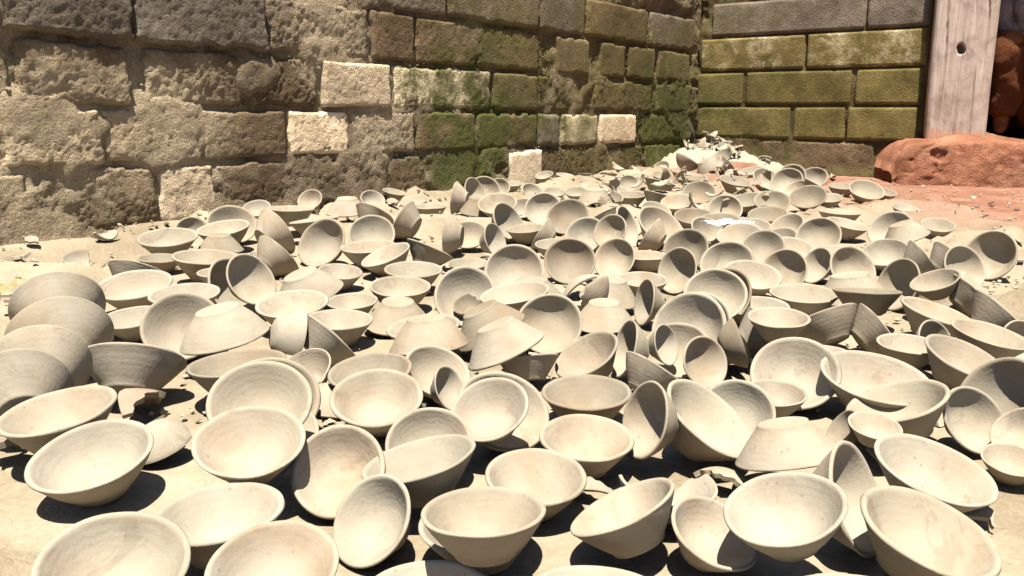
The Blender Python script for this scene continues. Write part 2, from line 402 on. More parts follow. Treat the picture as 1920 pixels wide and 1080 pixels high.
    (-0.3352, 2.0221, 0.0183, 0.8841, 0.3791, -0.0499, 0.2688, 0.1107, 0.0007, 'w', "third from left of the round mouthed bowls at the far end, centre left"),
    (-0.3093, 1.8222, 0.0032, 0.9781, 0.0515, 0.0019, -0.2016, 0.1182, 0.0005, 'w', "fifth from left of the upright bowls in the heap's far half, centre left"),
    (-0.3961, 2.3332, 0.0166, -0.8441, 0.1237, -0.304, -0.424, 0.1163, 0.0003, 'w', "second from left of the tipped away bowls at the far end, centre left"),
    (-0.2483, 2.1956, 0.0322, -0.6628, -0.2033, 0.4913, 0.5273, 0.1136, 0.0006, 'w', "third from left of the tipped away bowls at the far end, centre left"),
    (-0.1146, 1.9531, 0.0478, -0.7217, 0.1679, 0.6665, -0.0821, 0.0985, 0.0005, 'w', "first from left of the tipped away bowls at the far end, centre"),
    (-0.1062, 2.0553, 0.0126, 0.201, 0.0811, -0.2992, 0.9292, 0.0915, 0.0005, 'w', "first from left of the forward tilted bowls at the far end, centre"),
    (-0.1422, 2.7001, 0.0486, -0.6678, 0.392, 0.5217, -0.3581, 0.1101, 0.0004, 'w', "second from left of the tipped away bowls at the far end, centre"),
    (-0.1603, 3.0357, 0.0355, -0.5495, 0.1287, -0.5643, 0.6025, 0.1026, 0.0004, 'w', "first from left of the right leaning bowls at the far end, centre"),
    (-0.1004, 3.105, 0.0212, 0.7571, 0.3712, -0.247, 0.4775, 0.1165, 0.0003, 'w', "first from left of the round mouthed bowls at the far end, centre"),
    (-0.0485, 3.2414, 0.0171, -0.5422, -0.163, 0.3947, -0.7236, 0.0967, 0.0003, 'w', "second from left of the round mouthed bowls at the far end, centre"),
    (-0.0415, 2.5893, 0.014, 0.9372, 0.1885, -0.0925, 0.2784, 0.124, 0.0026, 'w', "second from left of the forward tilted bowls at the far end, centre"),
    (-0.0979, 2.6529, 0.0642, 0.0409, -0.2652, -0.9611, -0.0661, 0.1262, 0.0034, 'w', "first from left of the overturned bowls at the far end, centre"),
    (-0.2542, 2.6196, 0.0014, -0.8626, -0.0176, 0.0082, -0.5055, 0.1067, 0.0005, 'w', "first from left of the upright bowls at the far end, centre"),
    (-0.2467, 1.7255, 0.0086, 0.9814, 0.0896, -0.1586, 0.0609, 0.1073, 0, 'w', "sixth from left of the upright bowls in the heap's far half, centre left"),
    (-0.1886, 1.7786, 0.0122, 0.4158, 0.1163, 0.228, 0.8727, 0.1023, 0.0008, 'w', "the one tipped away clay bowl in the heap's far half, centre"),
    (-0.1858, 1.5741, 0.0029, -0.6178, -0.0414, 0.0297, -0.7847, 0.1089, 0.0004, 'w', "eighth from left of the upright bowls in the heap's far half, centre left"),
    (-0.1913, 1.422, 0.0041, -0.2033, 0.0034, -0.0672, 0.9768, 0.1044, 0.0009, 'w', "seventh from left of the upright bowls in the heap's far half, centre left"),
    (-0.0881, 1.6923, 0.0032, 0.9465, 0.0589, 0.0232, -0.3164, 0.081, 0.0009, 'w', "first from left of the upright bowls in the heap's far half, centre"),
    (-0.0766, 1.3714, 0.0191, -0.1367, -0.0504, -0.4336, 0.8892, 0.1025, 0.001, 'w', "first from left of the round mouthed bowls in the heap's far half, centre"),
    (-0.0647, 1.3493, 0.0121, 0.9609, 0.2339, -0.1185, -0.0885, 0.0523, 0.0062, 'k', "first from left of the broken bowls in the heap's far half, centre"),
    (0.0061, 1.5822, 0.02, 0.7155, 0.3766, 0.2476, -0.5337, 0.1095, 0.0002, 'w', "second from left of the round mouthed bowls in the heap's far half, centre"),
    (0.0092, 1.301, 0.019, 0.6044, -0.0271, -0.0767, 0.7925, 0.1062, 0.0151, 'w', "second from left of the upright bowls in the heap's far half, centre"),
    (-0.1754, 1.2805, 0.0476, 0.048, -0.5755, -0.816, -0.0274, 0.1027, 0, 'w', "second from left of the overturned bowls halfway up the heap, centre left"),
    (-0.1201, 1.1548, 0.0033, -0.8516, -0.053, 0.0222, 0.521, 0.1029, 0.0007, 'w', "fourth from left of the upright bowls halfway up the heap, centre left"),
    (-0.1089, 1.0553, 0.0773, -0.0583, -0.4218, -0.9047, 0.0162, 0.1018, 0.0297, 'w', "first from left of the overturned bowls halfway up the heap, centre"),
    (-0.3573, 1.4085, 0.0656, -0.1725, 0.5869, -0.7909, 0.0174, 0.1182, 0.0002, 'w', "second from left of the overturned bowls in the heap's far half, centre left"),
    (-0.3293, 1.5934, 0.0031, -0.3129, 0.0343, -0.0652, 0.9469, 0.0871, 0.0003, 'w', "third from left of the upright bowls in the heap's far half, centre left"),
    (-0.3379, 1.2851, 0.0048, -0.7552, -0.0631, -0.0488, 0.6506, 0.1101, 0.0008, 'w', "second from left of the upright bowls in the heap's far half, centre left"),
    (-0.4992, 1.7004, 0.0198, -0.7681, 0.4422, -0.1181, 0.4478, 0.1056, 0.0005, 'w', "the one tipped away clay bowl in the heap's far half, centre left"),
    (-0.3148, 1.0805, 0.0511, -0.5265, 0.6588, -0.4729, 0.2551, 0.0834, 0.0009, 'k', "the one broken clay bowl halfway up the heap, centre left"),
    (-0.2609, 1.0862, 0.0164, 0.9076, -0.2443, 0.3414, -0.0081, 0.0898, 0.001, 'w', "the one tipped away clay bowl halfway up the heap, centre left"),
    (-0.2533, 1.2082, 0.0019, 0.7063, 0.0372, -0.0045, 0.7069, 0.0978, 0.0002, 'w', "second from left of the upright bowls halfway up the heap, centre left"),
    (0.0948, 2.5591, 0.0206, -0.8865, -0.461, 0.0405, -0.0007, 0.1095, 0.0004, 'w', "third from left of the round mouthed bowls at the far end, centre"),
    (0.1581, 2.3463, 0.0193, 0.1739, -0.0072, -0.3967, 0.9013, 0.1158, 0.0004, 'w', "fourth from left of the round mouthed bowls at the far end, centre"),
    (-0.0365, 2.2022, 0.0301, -0.7419, -0.074, -0.5185, 0.4187, 0.1121, 0.0001, 'w', "second from left of the right leaning bowls at the far end, centre"),
    (0.282, 2.9075, 0.0658, -0.0316, 0.6215, -0.7821, -0.0327, 0.124, 0.0095, 'w', "second from left of the overturned bowls at the far end, centre"),
    (0.0955, 2.0363, 0.0226, -0.0465, 0.5032, -0.0997, -0.8571, 0.0893, 0, 'w', "third from left of the tipped away bowls at the far end, centre"),
    (-0.0634, 1.9493, 0.0282, -0.8163, -0.3399, -0.4472, -0.1346, 0.0872, 0.0004, 'w', "the one right leaning clay bowl in the heap's far half, centre"),
    (0.1827, 2.0354, 0.0182, -0.8955, -0.4245, 0.127, 0.0411, 0.1009, 0.0001, 'w', "fifth from left of the round mouthed bowls at the far end, centre"),
    (0.2405, 1.9573, 0.0467, 0.5134, -0.019, -0.5057, 0.6931, 0.0844, 0.0261, 'w', "sixth from left of the round mouthed bowls at the far end, centre"),
    (0.1179, 1.6971, 0.0192, -0.6612, -0.301, 0.3419, -0.5961, 0.102, 0.0006, 'w', "third from left of the round mouthed bowls in the heap's far half, centre"),
    (0.2236, 1.734, 0.0188, -0.8574, -0.3122, 0.3501, -0.2118, 0.0933, 0.0009, 'w', "first from left of the round mouthed bowls in the heap's far half, centre right"),
    (0.3503, 2.1175, 0.0217, 0.6485, 0.3769, -0.0767, 0.6569, 0.124, 0.0019, 'w', "second from left of the right leaning bowls at the far end, centre right"),
    (0.3876, 1.8333, 0.0191, 0.6444, 0.4503, 0.0949, -0.6107, 0.1007, 0.0006, 'w', "second from left of the round mouthed bowls in the heap's far half, centre right"),
    (0.2785, 1.7582, 0.0015, -0.1351, -0.005, -0.0165, 0.9907, 0.0958, 0.0007, 'w', "second from left of the upright bowls in the heap's far half, centre right"),
    (0.3314, 1.5752, 0.0301, -0.2211, -0.5325, -0.1833, 0.7962, 0.0914, 0.0008, 'w', "second from left of the left leaning bowls in the heap's far half, centre right"),
    (0.4303, 1.6681, 0.0179, -0.4905, -0.0723, 0.4098, -0.7657, 0.1005, 0.0008, 'w', "fifth from left of the round mouthed bowls in the heap's far half, centre right"),
    (0.4343, 1.5285, 0.008, -0.9514, -0.1682, 0.0292, -0.2563, 0.1032, 0.0002, 'w', "the one forward tilted clay bowl in the heap's far half, centre right"),
    (0.3112, 1.265, 0.0424, 0.7806, 0.2404, -0.3155, 0.483, 0.0932, 0.0272, 'w', "third from left of the round mouthed bowls in the heap's far half, centre right"),
    (0.3559, 1.3507, 0.0215, 0.8457, 0.4181, -0.2322, -0.237, 0.1034, 0.0003, 'w', "fourth from left of the round mouthed bowls in the heap's far half, centre right"),
    (0.1695, 1.4202, 0.0547, 0.0293, -0.949, 0.3052, 0.0731, 0.1036, 0.0047, 'w', "the one overturned clay bowl in the heap's far half, centre"),
    (0.2352, 1.3247, 0.0309, 0.3173, 0.6154, -0.1218, -0.7112, 0.0745, 0.0007, 'w', "first from left of the left leaning bowls in the heap's far half, centre right"),
    (0.0564, 1.2068, 0.0174, -0.3857, -0.1525, 0.4306, -0.8016, 0.0939, 0.0002, 'w', "the one round mouthed clay bowl halfway up the heap, centre"),
    (0.1433, 1.2913, 0.0437, 0.0091, -0.4519, -0.8917, -0.0242, 0.0981, 0.0008, 'w', "fifth from left of the overturned bowls halfway up the heap, centre"),
    (0.2555, 1.1373, 0.025, 0.884, 0.3051, -0.3207, 0.1503, 0.1067, 0.0059, 'w', "second from left of the round mouthed bowls halfway up the heap, centre right"),
    (0.2667, 1.1574, 0.0198, 0.4232, 0.4171, 0.1894, -0.7817, 0.1101, 0, 'w', "third from left of the round mouthed bowls halfway up the heap, centre right"),
    (0.2161, 1.0631, 0.0132, -0.3845, -0.2316, -0.2316, 0.8631, 0.0866, 0.0011, 'w', "first from left of the round mouthed bowls halfway up the heap, centre right"),
    (0.1771, 1.0323, 0.0449, -0.7947, -0.2667, -0.5224, 0.1563, 0.0541, 0.0258, 'w', "the one right leaning clay bowl halfway up the heap, centre right"),
    (0.223, 1.0068, 0.0278, -0.8441, -0.4164, -0.3181, 0.1141, 0.066, 0.0101, 'w', "fourth from left of the round mouthed bowls halfway up the heap, centre right"),
    (0.1077, 1.0282, 0.0121, 0.5167, -0.1512, -0.2421, 0.8072, 0.0876, 0.0013, 'w', "the one left leaning clay bowl halfway up the heap, centre"),
    (0.1661, 1.0343, 0.0353, -0.1237, 0.5594, 0.1819, -0.7992, 0.0743, 0.009, 'w', "the one left leaning clay bowl halfway up the heap, centre right"),
    (-0.0456, 1.1566, 0.0649, 0.1027, -0.8972, 0.3757, -0.2081, 0.1053, 0.0031, 'w', "second from left of the overturned bowls halfway up the heap, centre"),
    (-0.0211, 1.0216, 0.0776, -0.1807, -0.509, -0.838, -0.0773, 0.1015, 0.0201, 'w', "third from left of the overturned bowls halfway up the heap, centre"),
    (0.0229, 1.0095, 0.0079, -0.085, -0.0312, 0.2073, 0.9741, 0.0753, 0.0009, 'w', "the one tipped away clay bowl halfway up the heap, centre"),
    (0.1521, 0.9471, 0.013, 0.2884, -0.3328, -0.0671, -0.8953, 0.0839, 0.0009, 'w', "the one tipped away clay bowl behind the front row, centre right"),
    (0.2657, 1.0542, 0.0369, -0.7091, -0.3135, -0.5014, -0.3841, 0.0673, 0.0128, 'k', "the one broken clay bowl halfway up the heap, centre right"),
    (0.3173, 1.127, 0.022, 0.7928, -0.2266, 0.4711, -0.3134, 0.0827, 0, 'w', "first from left of the tipped away bowls halfway up the heap, centre right"),
    (0.9839, 2.8177, 0.0148, -0.7242, -0.2794, -0.0342, 0.6296, 0.121, 0.0001, 'w', "seventh from left of the forward tilted bowls at the far end, centre right"),
    (1.2476, 3.0321, 0.0146, 0.1923, 0.0637, -0.2364, 0.9503, 0.124, 0.0014, 'w', "lone bowl on the red soil just left of the plinth"),
    (1.2668, 3.2802, 0.0033, 0.1518, 0.0295, 0.0514, -0.9866, 0.1114, 0.0004, 'w', "third from left of the upright bowls at the far end, right end"),
    (0.8072, 2.6423, 0.0238, 0.6377, 0.2361, 0.1303, -0.7215, 0.1067, 0.0113, 'w', "fifth from left of the forward tilted bowls at the far end, centre right"),
    (0.719, 2.182, 0.0142, -0.0018, 0.2848, 0.1915, -0.9393, 0.0945, 0.0005, 'w', "first from left of the left leaning bowls at the far end, centre right"),
    (0.735, 2.0214, 0.0183, 0.8896, 0.4154, -0.0948, -0.1647, 0.1029, 0.0005, 'w', "sixth from left of the round mouthed bowls at the far end, centre right"),
    (0.8628, 2.2061, 0.0065, -0.5359, -0.1252, 0.0175, -0.8348, 0.1045, 0.0006, 'w', "fourth from left of the upright bowls at the far end, right end"),
    (0.9431, 2.451, 0.0011, -0.8719, -0.0024, -0.0178, 0.4893, 0.1161, 0.0002, 'w', "second from left of the upright bowls at the far end, right end"),
    (0.9558, 2.1138, 0.0189, -0.3082, -0.3919, -0.181, 0.8477, 0.1078, 0, 'w', "the one round mouthed clay bowl at the far end, right end"),
    (0.7944, 1.7791, 0.0108, -0.7093, -0.2552, -0.0115, 0.657, 0.0962, 0.0001, 'w', "the one forward tilted clay bowl in the heap's far half, right end"),
    (0.531, 1.5949, 0.0227, 0.3001, 0.4628, 0.2083, -0.8077, 0.0903, 0.0006, 'w', "seventh from left of the round mouthed bowls in the heap's far half, centre right"),
    (0.6245, 1.6747, 0.0195, 0.8475, 0.291, -0.4239, -0.1317, 0.0754, 0.0004, 'w', "third from left of the left leaning bowls in the heap's far half, centre right"),
    (0.6417, 1.6245, 0.0194, -0.3052, -0.0435, -0.4737, 0.825, 0.0957, 0.0001, 'w', "first from left of the round mouthed bowls in the heap's far half, right end"),
    (0.6894, 1.4382, 0.0325, -0.6822, -0.4585, 0.3663, 0.4362, 0.0918, 0.0002, 'w', "the one left leaning clay bowl in the heap's far half, right end"),
    (0.4775, 1.3675, 0.003, -0.9331, -0.0517, -0.0181, 0.3553, 0.1079, 0.0004, 'w', "fourth from left of the upright bowls in the heap's far half, centre right"),
    (0.5508, 1.2904, 0.0239, 0.9388, -0.0536, -0.0155, -0.3399, 0.1008, 0.0214, 'w', "second from left of the upright bowls in the heap's far half, right end"),
    (0.5788, 1.437, 0.059, -0.0851, -0.4756, -0.8755, -0.0069, 0.1197, 0.0005, 'w', "first from left of the overturned bowls in the heap's far half, right end"),
    (0.4506, 1.1573, 0.0149, 0.8099, -0.1565, -0.2772, -0.4926, 0.1004, 0.0013, 'w', "second from left of the tipped away bowls halfway up the heap, centre right"),
    (0.485, 1.1448, 0.0174, 0.3842, 0.4036, 0.2041, 0.8049, 0.0901, 0.001, 'w', "first from left of the tipped away bowls halfway up the heap, right end"),
    (0.6174, 1.2251, 0.0078, -0.8714, -0.125, -0.0726, -0.4688, 0.1052, 0.001, 'w', "second from left of the upright bowls halfway up the heap, right end"),
    (0.7432, 1.4287, 0.0584, -0.0903, -0.7161, -0.683, -0.1121, 0.1097, 0, 'w', "third from left of the overturned bowls in the heap's far half, right end"),
    (0.6876, 1.3398, 0.0436, -0.7052, 0.1135, 0.182, -0.6758, 0.0752, 0.0365, 'w', "third from left of the upright bowls in the heap's far half, right end"),
    (0.7959, 1.6806, 0.0184, -0.3758, -0.4246, -0.1563, -0.8087, 0.0984, 0.0005, 'w', "first from left of the tipped away bowls in the heap's far half, right end"),
    (0.8445, 1.6649, 0.0179, 0.9046, 0.0147, 0.4254, 0.0236, 0.102, 0.0003, 'w', "second from left of the tipped away bowls in the heap's far half, right end"),
    (0.9924, 1.7139, 0.0346, -0.517, 0.1682, 0.5444, -0.6387, 0.1036, 0.0004, 'w', "bowl standing on edge on bare red soil at the far right edge"),
    (0.8434, 1.6036, 0.03, -0.6853, -0.3215, -0.4079, 0.5106, 0.0882, 0.007, 'w', "the one right leaning clay bowl in the heap's far half, right end"),
    (0.6901, 1.2095, 0.0159, 0.5942, -0.2747, 0.2636, -0.7085, 0.1011, 0, 'w', "second from left of the tipped away bowls halfway up the heap, right end"),
    (0.6854, 1.1382, 0.0196, -0.2317, -0.2783, 0.4849, -0.796, 0.0607, 0.0005, 'w', "second from left of the right leaning bowls halfway up the heap, right end"),
    (0.5599, 3.308, 0.013, -0.5382, -0.0804, -0.1221, -0.8301, 0.124, 0.005, 'w', "second from left of the tipped away bowls at the far end, centre right"),
    (0.4823, 2.8364, 0.0092, 0.9261, -0.0157, 0.1696, 0.3367, 0.1193, 0.0002, 'w', "third from left of the tipped away bowls at the far end, centre right"),
    (0.6635, 3.0116, 0.0167, 0.5082, 0.2842, 0.1904, -0.7904, 0.1134, 0.0003, 'w', "third from left of the forward tilted bowls at the far end, centre right"),
    (0.6478, 2.5772, 0.0181, 0.8066, 0.3168, -0.302, 0.3972, 0.1005, 0.0003, 'w', "second from left of the round mouthed bowls at the far end, centre right"),
    (0.4205, 2.5335, 0.0109, -0.2348, 0.0564, -0.2526, 0.9369, 0.0927, 0.0005, 'w', "first from left of the forward tilted bowls at the far end, centre right"),
    (0.7427, 3.5049, 0.0083, -0.9516, -0.0377, 0.0135, 0.3047, 0.124, 0.006, 'w', "sixth from left of the upright bowls at the far end, centre right"),
    (0.7536, 3.7665, 0.0112, 0.9147, 0.0695, 0.0572, 0.3939, 0.124, 0.0062, 'w', "fifth from left of the upright bowls at the far end, centre right"),
    (0.829, 3.2064, 0.0262, -0.3373, 0.0204, -0.1198, 0.9335, 0.124, 0.0195, 'w', "ninth from left of the upright bowls at the far end, centre right"),
    (1.0219, 3.4938, 0.0203, -0.8372, -0.2527, -0.2596, 0.4096, 0.124, 0.0015, 'w', "fourth from left of the right leaning bowls at the far end, centre right"),
    (1.084, 3.3512, 0.0304, 0.7463, 0.4403, -0.0072, -0.4991, 0.1229, 0.0085, 'w', "third from left of the round mouthed bowls at the far end, centre right"),
    (1.1274, 3.4371, 0.0375, 0.0893, 0.2834, 0.3348, -0.8942, 0.124, 0.0155, 'w', "fourth from left of the round mouthed bowls at the far end, centre right"),
    (1.2812, 3.6177, 0.0196, 0.4865, 0.385, 0.1328, -0.7729, 0.1172, 0, 'w', "fifth from left of the round mouthed bowls at the far end, centre right"),
    (1.0697, 3.0473, 0.0262, 0.8495, 0.1325, 0.2367, 0.4524, 0.1116, 0.0131, 'w', "fifth from left of the tipped away bowls at the far end, centre right"),
    (1.0745, 3.1981, 0.0134, 0.9417, 0.173, -0.2731, -0.0937, 0.096, 0.0002, 'w', "second from left of the left leaning bowls at the far end, centre right"),
    (0.5446, 2.2224, 0.0079, -0.6856, -0.077, 0.1324, -0.7117, 0.1137, 0.0002, 'w', "eighth from left of the upright bowls at the far end, centre right"),
    (0.7232, 2.3974, 0.0073, 0.9405, 0.1477, -0.0129, -0.3058, 0.1099, 0.0001, 'w', "thirteenth from left of the upright bowls at the far end, centre right"),
    (0.5284, 1.9492, 0.02, 0.873, 0.2014, -0.0183, -0.4439, 0.1024, 0.0108, 'w', "fourth from left of the forward tilted bowls at the far end, centre right"),
    (0.5037, 2.3538, 0.0074, -0.5736, -0.0722, 0.1267, -0.8061, 0.108, 0.0005, 'w', "seventh from left of the upright bowls at the far end, centre right"),
    (0.4707, 2.0782, 0.0141, 0.2244, 0.2289, -0.2048, 0.9248, 0.1034, 0.0005, 'w', "third from left of the right leaning bowls at the far end, centre right"),
    (0.6167, 1.9465, 0.0111, -0.6556, 0.0547, 0.2417, -0.7133, 0.0975, 0.0005, 'w', "sixth from left of the forward tilted bowls at the far end, centre right"),
    (0.5455, 1.8159, 0.0252, 0.9031, 0.3863, -0.1446, -0.12, 0.0904, 0.0099, 'w', "sixth from left of the round mouthed bowls in the heap's far half, centre right"),
    (0.4012, 2.9214, 0.0033, 0.2871, 0.008, -0.0512, 0.9565, 0.1185, 0.0005, 'w', "first from left of the upright bowls at the far end, centre right"),
    (0.3561, 3.14, 0.0057, -0.904, -0.0699, 0.0906, -0.4119, 0.1107, 0, 'w', "eighth from left of the upright bowls at the far end, centre"),
    (0.2566, 2.1242, 0.0341, 0.6516, 0.5231, 0.2098, 0.5078, 0.1057, 0.0001, 'w', "first from left of the right leaning bowls at the far end, centre right"),
    (0.2664, 2.374, 0.0121, 0.1629, 0.2126, -0.1977, -0.943, 0.0943, 0.0003, 'w', "fifth from left of the tipped away bowls at the far end, centre"),
    (0.5983, 2.1148, 0.0189, -0.8936, -0.104, 0.0874, -0.4279, 0.0917, 0.0134, 'w', "eleventh from left of the upright bowls at the far end, centre right"),
    (0.6788, 1.7834, 0.0051, -0.9913, -0.0841, 0.0585, -0.0826, 0.0945, 0.0008, 'w', "first from left of the upright bowls in the heap's far half, right end"),
    (0.6166, 1.8592, 0.0065, 0.1145, -0.0171, 0.153, -0.9814, 0.0932, 0.0002, 'w', "third from left of the upright bowls in the heap's far half, centre right"),
    (0.5316, 2.7248, 0.0092, -0.3748, -0.1323, -0.1288, 0.9085, 0.1068, 0.0005, 'w', "fourth from left of the upright bowls at the far end, centre right"),
    (0.7645, 2.7526, 0.0089, -0.9746, -0.1107, 0.1362, -0.1387, 0.1115, 0.0003, 'w', "tenth from left of the upright bowls at the far end, centre right"),
    (0.3535, 1.9949, 0.025, -0.7655, 0.0046, 0.5216, 0.3767, 0.0932, 0.0004, 'w', "first from left of the tipped away bowls at the far end, centre right"),
    (0.9001, 1.9638, 0.0762, -0.0516, 0.857, -0.4798, 0.1807, 0.1092, 0.0148, 'w', "second from left of the overturned bowls in the heap's far half, right end"),
    (1.0556, 2.8599, 0.0053, -0.9312, -0.068, 0.0807, -0.3489, 0.1048, 0.0003, 'w', "first from left of the upright bowls at the far end, right end"),
    (0.9079, 4.0643, 0.0921, 0.1681, 0.7103, 0.6524, 0.2038, 0.124, 0.0174, 'w', "the one overturned clay bowl at the far end, centre right"),
    (1.0001, 4.07, 0.0367, -0.1658, -0.4262, -0.0783, -0.8859, 0.124, 0.0149, 'w', "fourth from left of the tipped away bowls at the far end, centre right"),
    (1.1084, 3.9373, 0.0099, 0.6889, 0.1446, -0.0126, -0.7102, 0.124, 0.0019, 'w', "twelfth from left of the upright bowls at the far end, centre right"),
    (0.0372, 2.1456, 0.003, -0.651, 0.0056, 0.0598, -0.7567, 0.0991, 0.0003, 'w', "third from left of the upright bowls at the far end, centre"),
    (0.0967, 1.9125, 0.0036, 0.8298, 0.0637, 0.038, -0.5531, 0.0886, 0.0007, 'w', "third from left of the upright bowls in the heap's far half, centre"),
    (0.0325, 1.4187, 0.0523, -0.0259, -0.6474, -0.7609, -0.0352, 0.1148, 0.0003, 'w', "fourth from left of the overturned bowls halfway up the heap, centre"),
    (-0.2597, 1.3511, 0.0026, -0.1545, -0.0147, 0.0407, -0.987, 0.0816, 0.001, 'w', "fourth from left of the upright bowls in the heap's far half, centre left"),
    (0.14, 1.3445, 0.0225, 0.057, -0.3096, 0.2024, 0.9273, 0.0821, 0.0098, 'k', "second from left of the broken bowls in the heap's far half, centre"),
    (0.2347, 1.5113, 0.0025, -0.9977, -0.0572, -0.0059, -0.0363, 0.0908, 0.0002, 'w', "first from left of the upright bowls in the heap's far half, centre right"),
    (0.377, 1.2757, 0.0068, -0.7717, -0.0332, 0.0614, -0.6321, 0.0942, 0.0039, 'w', "first from left of the upright bowls halfway up the heap, centre right"),
    (0.3441, 1.0661, 0.0467, 0.2831, 0.0364, 0.0218, -0.9581, 0.0791, 0.0452, 'w', "second from left of the upright bowls halfway up the heap, centre right"),
    (0.3874, 1.0383, 0.0022, -0.7933, 0.025, 0.0384, -0.6071, 0.0849, 0.0004, 'w', "third from left of the upright bowls halfway up the heap, centre right"),
    (0.5067, 1.053, 0.0151, -0.1945, -0.0111, 0.0309, -0.9803, 0.0786, 0.0139, 'w', "first from left of the upright bowls halfway up the heap, right end"),
    (0.6163, 1.0782, 0.0179, 0.6062, 0.1188, -0.0012, 0.7864, 0.0946, 0.0129, 'w', "fourth from left of the upright bowls halfway up the heap, right end"),
    (0.7159, 1.3321, 0.0255, 0.5803, 0.3081, 0.2323, 0.7172, 0.0858, 0.0117, 'w', "third from left of the tipped away bowls in the heap's far half, right end"),
    (-0.6308, 1.1574, 0.0404, -0.8438, 0.4732, 0.2498, -0.0416, 0.124, 0.0054, 'w', "farthest of four nested bowls lying in a row at the left edge"),
    (-0.551, 1.0098, 0.0374, 0.2349, -0.4007, 0.374, 0.8027, 0.1225, 0.0006, 'w', "second farthest of four nested bowls lying in a row at left"),
    (-0.4948, 0.8579, 0.0493, -0.3894, -0.021, 0.5718, 0.7218, 0.1075, 0.0135, 'w', "third of four nested bowls lying in a row at left"),
    (-0.492, 0.8137, 0.0356, -0.7579, 0.5592, 0.1095, -0.3177, 0.1062, 0.0006, 'w', "nearest of four nested bowls lying in a row at the left edge"),
    (-0.3536, 0.7913, 0.035, -0.0614, -0.6394, -0.7532, -0.1421, 0.0645, 0.0001, 'k', "the one broken clay bowl in the front row, left end"),
    (-0.053, 0.4895, 0.0029, 0.218, 0.0137, -0.0136, -0.9758, 0.0888, 0.0021, 'w', "first from left of the forward tilted bowls in the front row, centre"),
    (0.0533, 0.4923, 0.0018, 0.8878, -0.0423, 0.0005, -0.4582, 0.0882, 0.0001, 'w', "third from left of the upright bowls in the front row, centre"),
    (0.221, 0.4848, 0.0025, -0.7342, 0.0355, 0.054, 0.6759, 0.0846, 0.0001, 'w', "first from left of the upright bowls in the front row, right end"),
    (0.8196, 4.1407, 0.046, -0.9534, 0.0962, -0.2798, 0.0586, 0.1262, 0.03, 'k', "first from left of the broken bowls at the far end, centre right"),
    (1.05, 4.2505, 0.0662, -0.1211, -0.2797, -0.0363, 0.9517, 0.124, 0.0511, 'k', "second from left of the broken bowls at the far end, centre right"),
    (0.2351, 3.1143, 0.0091, -0.4862, -0.1137, -0.1168, 0.8585, 0.0841, 0.003, 'w', "seventh from left of the upright bowls at the far end, centre"),
    (0.585, 3.9282, 0.0031, 0.9841, 0.0714, -0.0109, 0.1623, 0.0852, 0.0004, 'w', "second from left of the upright bowls at the far end, centre right"),
    (0.0365, 2.6265, 0.0125, -0.492, -0.1196, 0.3083, -0.8054, 0.0847, 0.0006, 'w', "third from left of the forward tilted bowls at the far end, centre"),
    (0.0662, 3.1486, 0.0129, -0.8658, -0.2038, -0.2836, 0.3584, 0.0848, 0.0005, 'w', "third from left of the right leaning bowls at the far end, centre"),
    (0.7787, 4.4416, 0.0143, -0.004, 0.1642, 0.2929, -0.9419, 0.0843, 0.0023, 'w', "second from left of the forward tilted bowls at the far end, centre right"),
    (-0.4745, 2.8525, 0.0162, -0.9122, -0.275, -0.268, 0.1431, 0.0844, 0.0027, 'w', "the one right leaning clay bowl at the far end, centre left"),
    (1.1255, 2.2437, 0.0065, -0.29, -0.0152, 0.1645, -0.9427, 0.0848, 0.0003, 'w', "seventh from left of the upright bowls at the far end, right end"),
    (0.4762, 3.5066, 0.0135, -0.7583, -0.315, 0.2053, -0.5325, 0.085, 0.0002, 'w', "first from left of the round mouthed bowls at the far end, centre right"),
    (1.2044, 2.6188, 0.0063, 0.9799, 0.1392, 0.0848, -0.1149, 0.0848, 0.0002, 'w', "sixth from left of the upright bowls at the far end, right end"),
    (-0.7352, 1.7563, -0.0003, -0.7422, -0.0064, -0.024, 0.6697, 0.086, 0, 'w', "second from left of the upright bowls in the heap's far half, left end"),
    (-0.6195, 2.6495, 0.0413, 0.1934, 0.1574, 0.3821, -0.8898, 0.0782, 0.0281, 'w', "second from left of the round mouthed bowls at the far end, centre left"),
    (0.4366, 3.8934, 0.006, 0.6491, -0.1004, -0.1152, -0.7452, 0.0848, 0.0003, 'w', "sixth from left of the tipped away bowls at the far end, centre"),
    (0.334, 3.8609, 0.0085, 0.9918, -0.1194, 0.0333, -0.0324, 0.084, 0.0038, 'w', "fourth from left of the tipped away bowls at the far end, centre"),
    (-0.8124, 2.145, 0.0133, 0.2604, -0.0515, 0.4523, -0.8515, 0.0863, 0, 'w', "the one round mouthed clay bowl at the far end, left end"),
    (0.6742, 3.9102, 0.0072, -0.3017, 0.0041, -0.1821, 0.9359, 0.0847, 0.0004, 'w', "third from left of the upright bowls at the far end, centre right"),
    (0.1417, 3.6178, 0.0324, -0.3199, -0.1608, -0.113, 0.9268, 0.0784, 0.0256, 'w', "fourth from left of the upright bowls at the far end, centre"),
    (-0.7427, 2.4858, 0.0278, 0.917, 0.2664, 0.0936, -0.2818, 0.0802, 0.018, 'w', "the one forward tilted clay bowl at the far end, centre left"),
    (-0.4065, 2.9182, 0.0285, -0.7918, 0.0109, -0.1197, 0.5988, 0.079, 0.0243, 'w', "fourth from left of the upright bowls at the far end, centre left"),
    (-0.3162, 2.8567, 0.0057, 0.982, 0.1386, -0.045, -0.1199, 0.0848, 0.0003, 'w', "fifth from left of the upright bowls at the far end, centre left"),
    (1.363, 3.1398, 0.0065, 0.7585, 0.0932, 0.1406, -0.6295, 0.0848, 0.0002, 'w', "fifth from left of the upright bowls at the far end, right end"),
    (0.0006, 3.433, 0.0098, 0.6793, 0.0736, 0.0656, -0.7273, 0.0836, 0.0061, 'w', "second from left of the upright bowls at the far end, centre"),
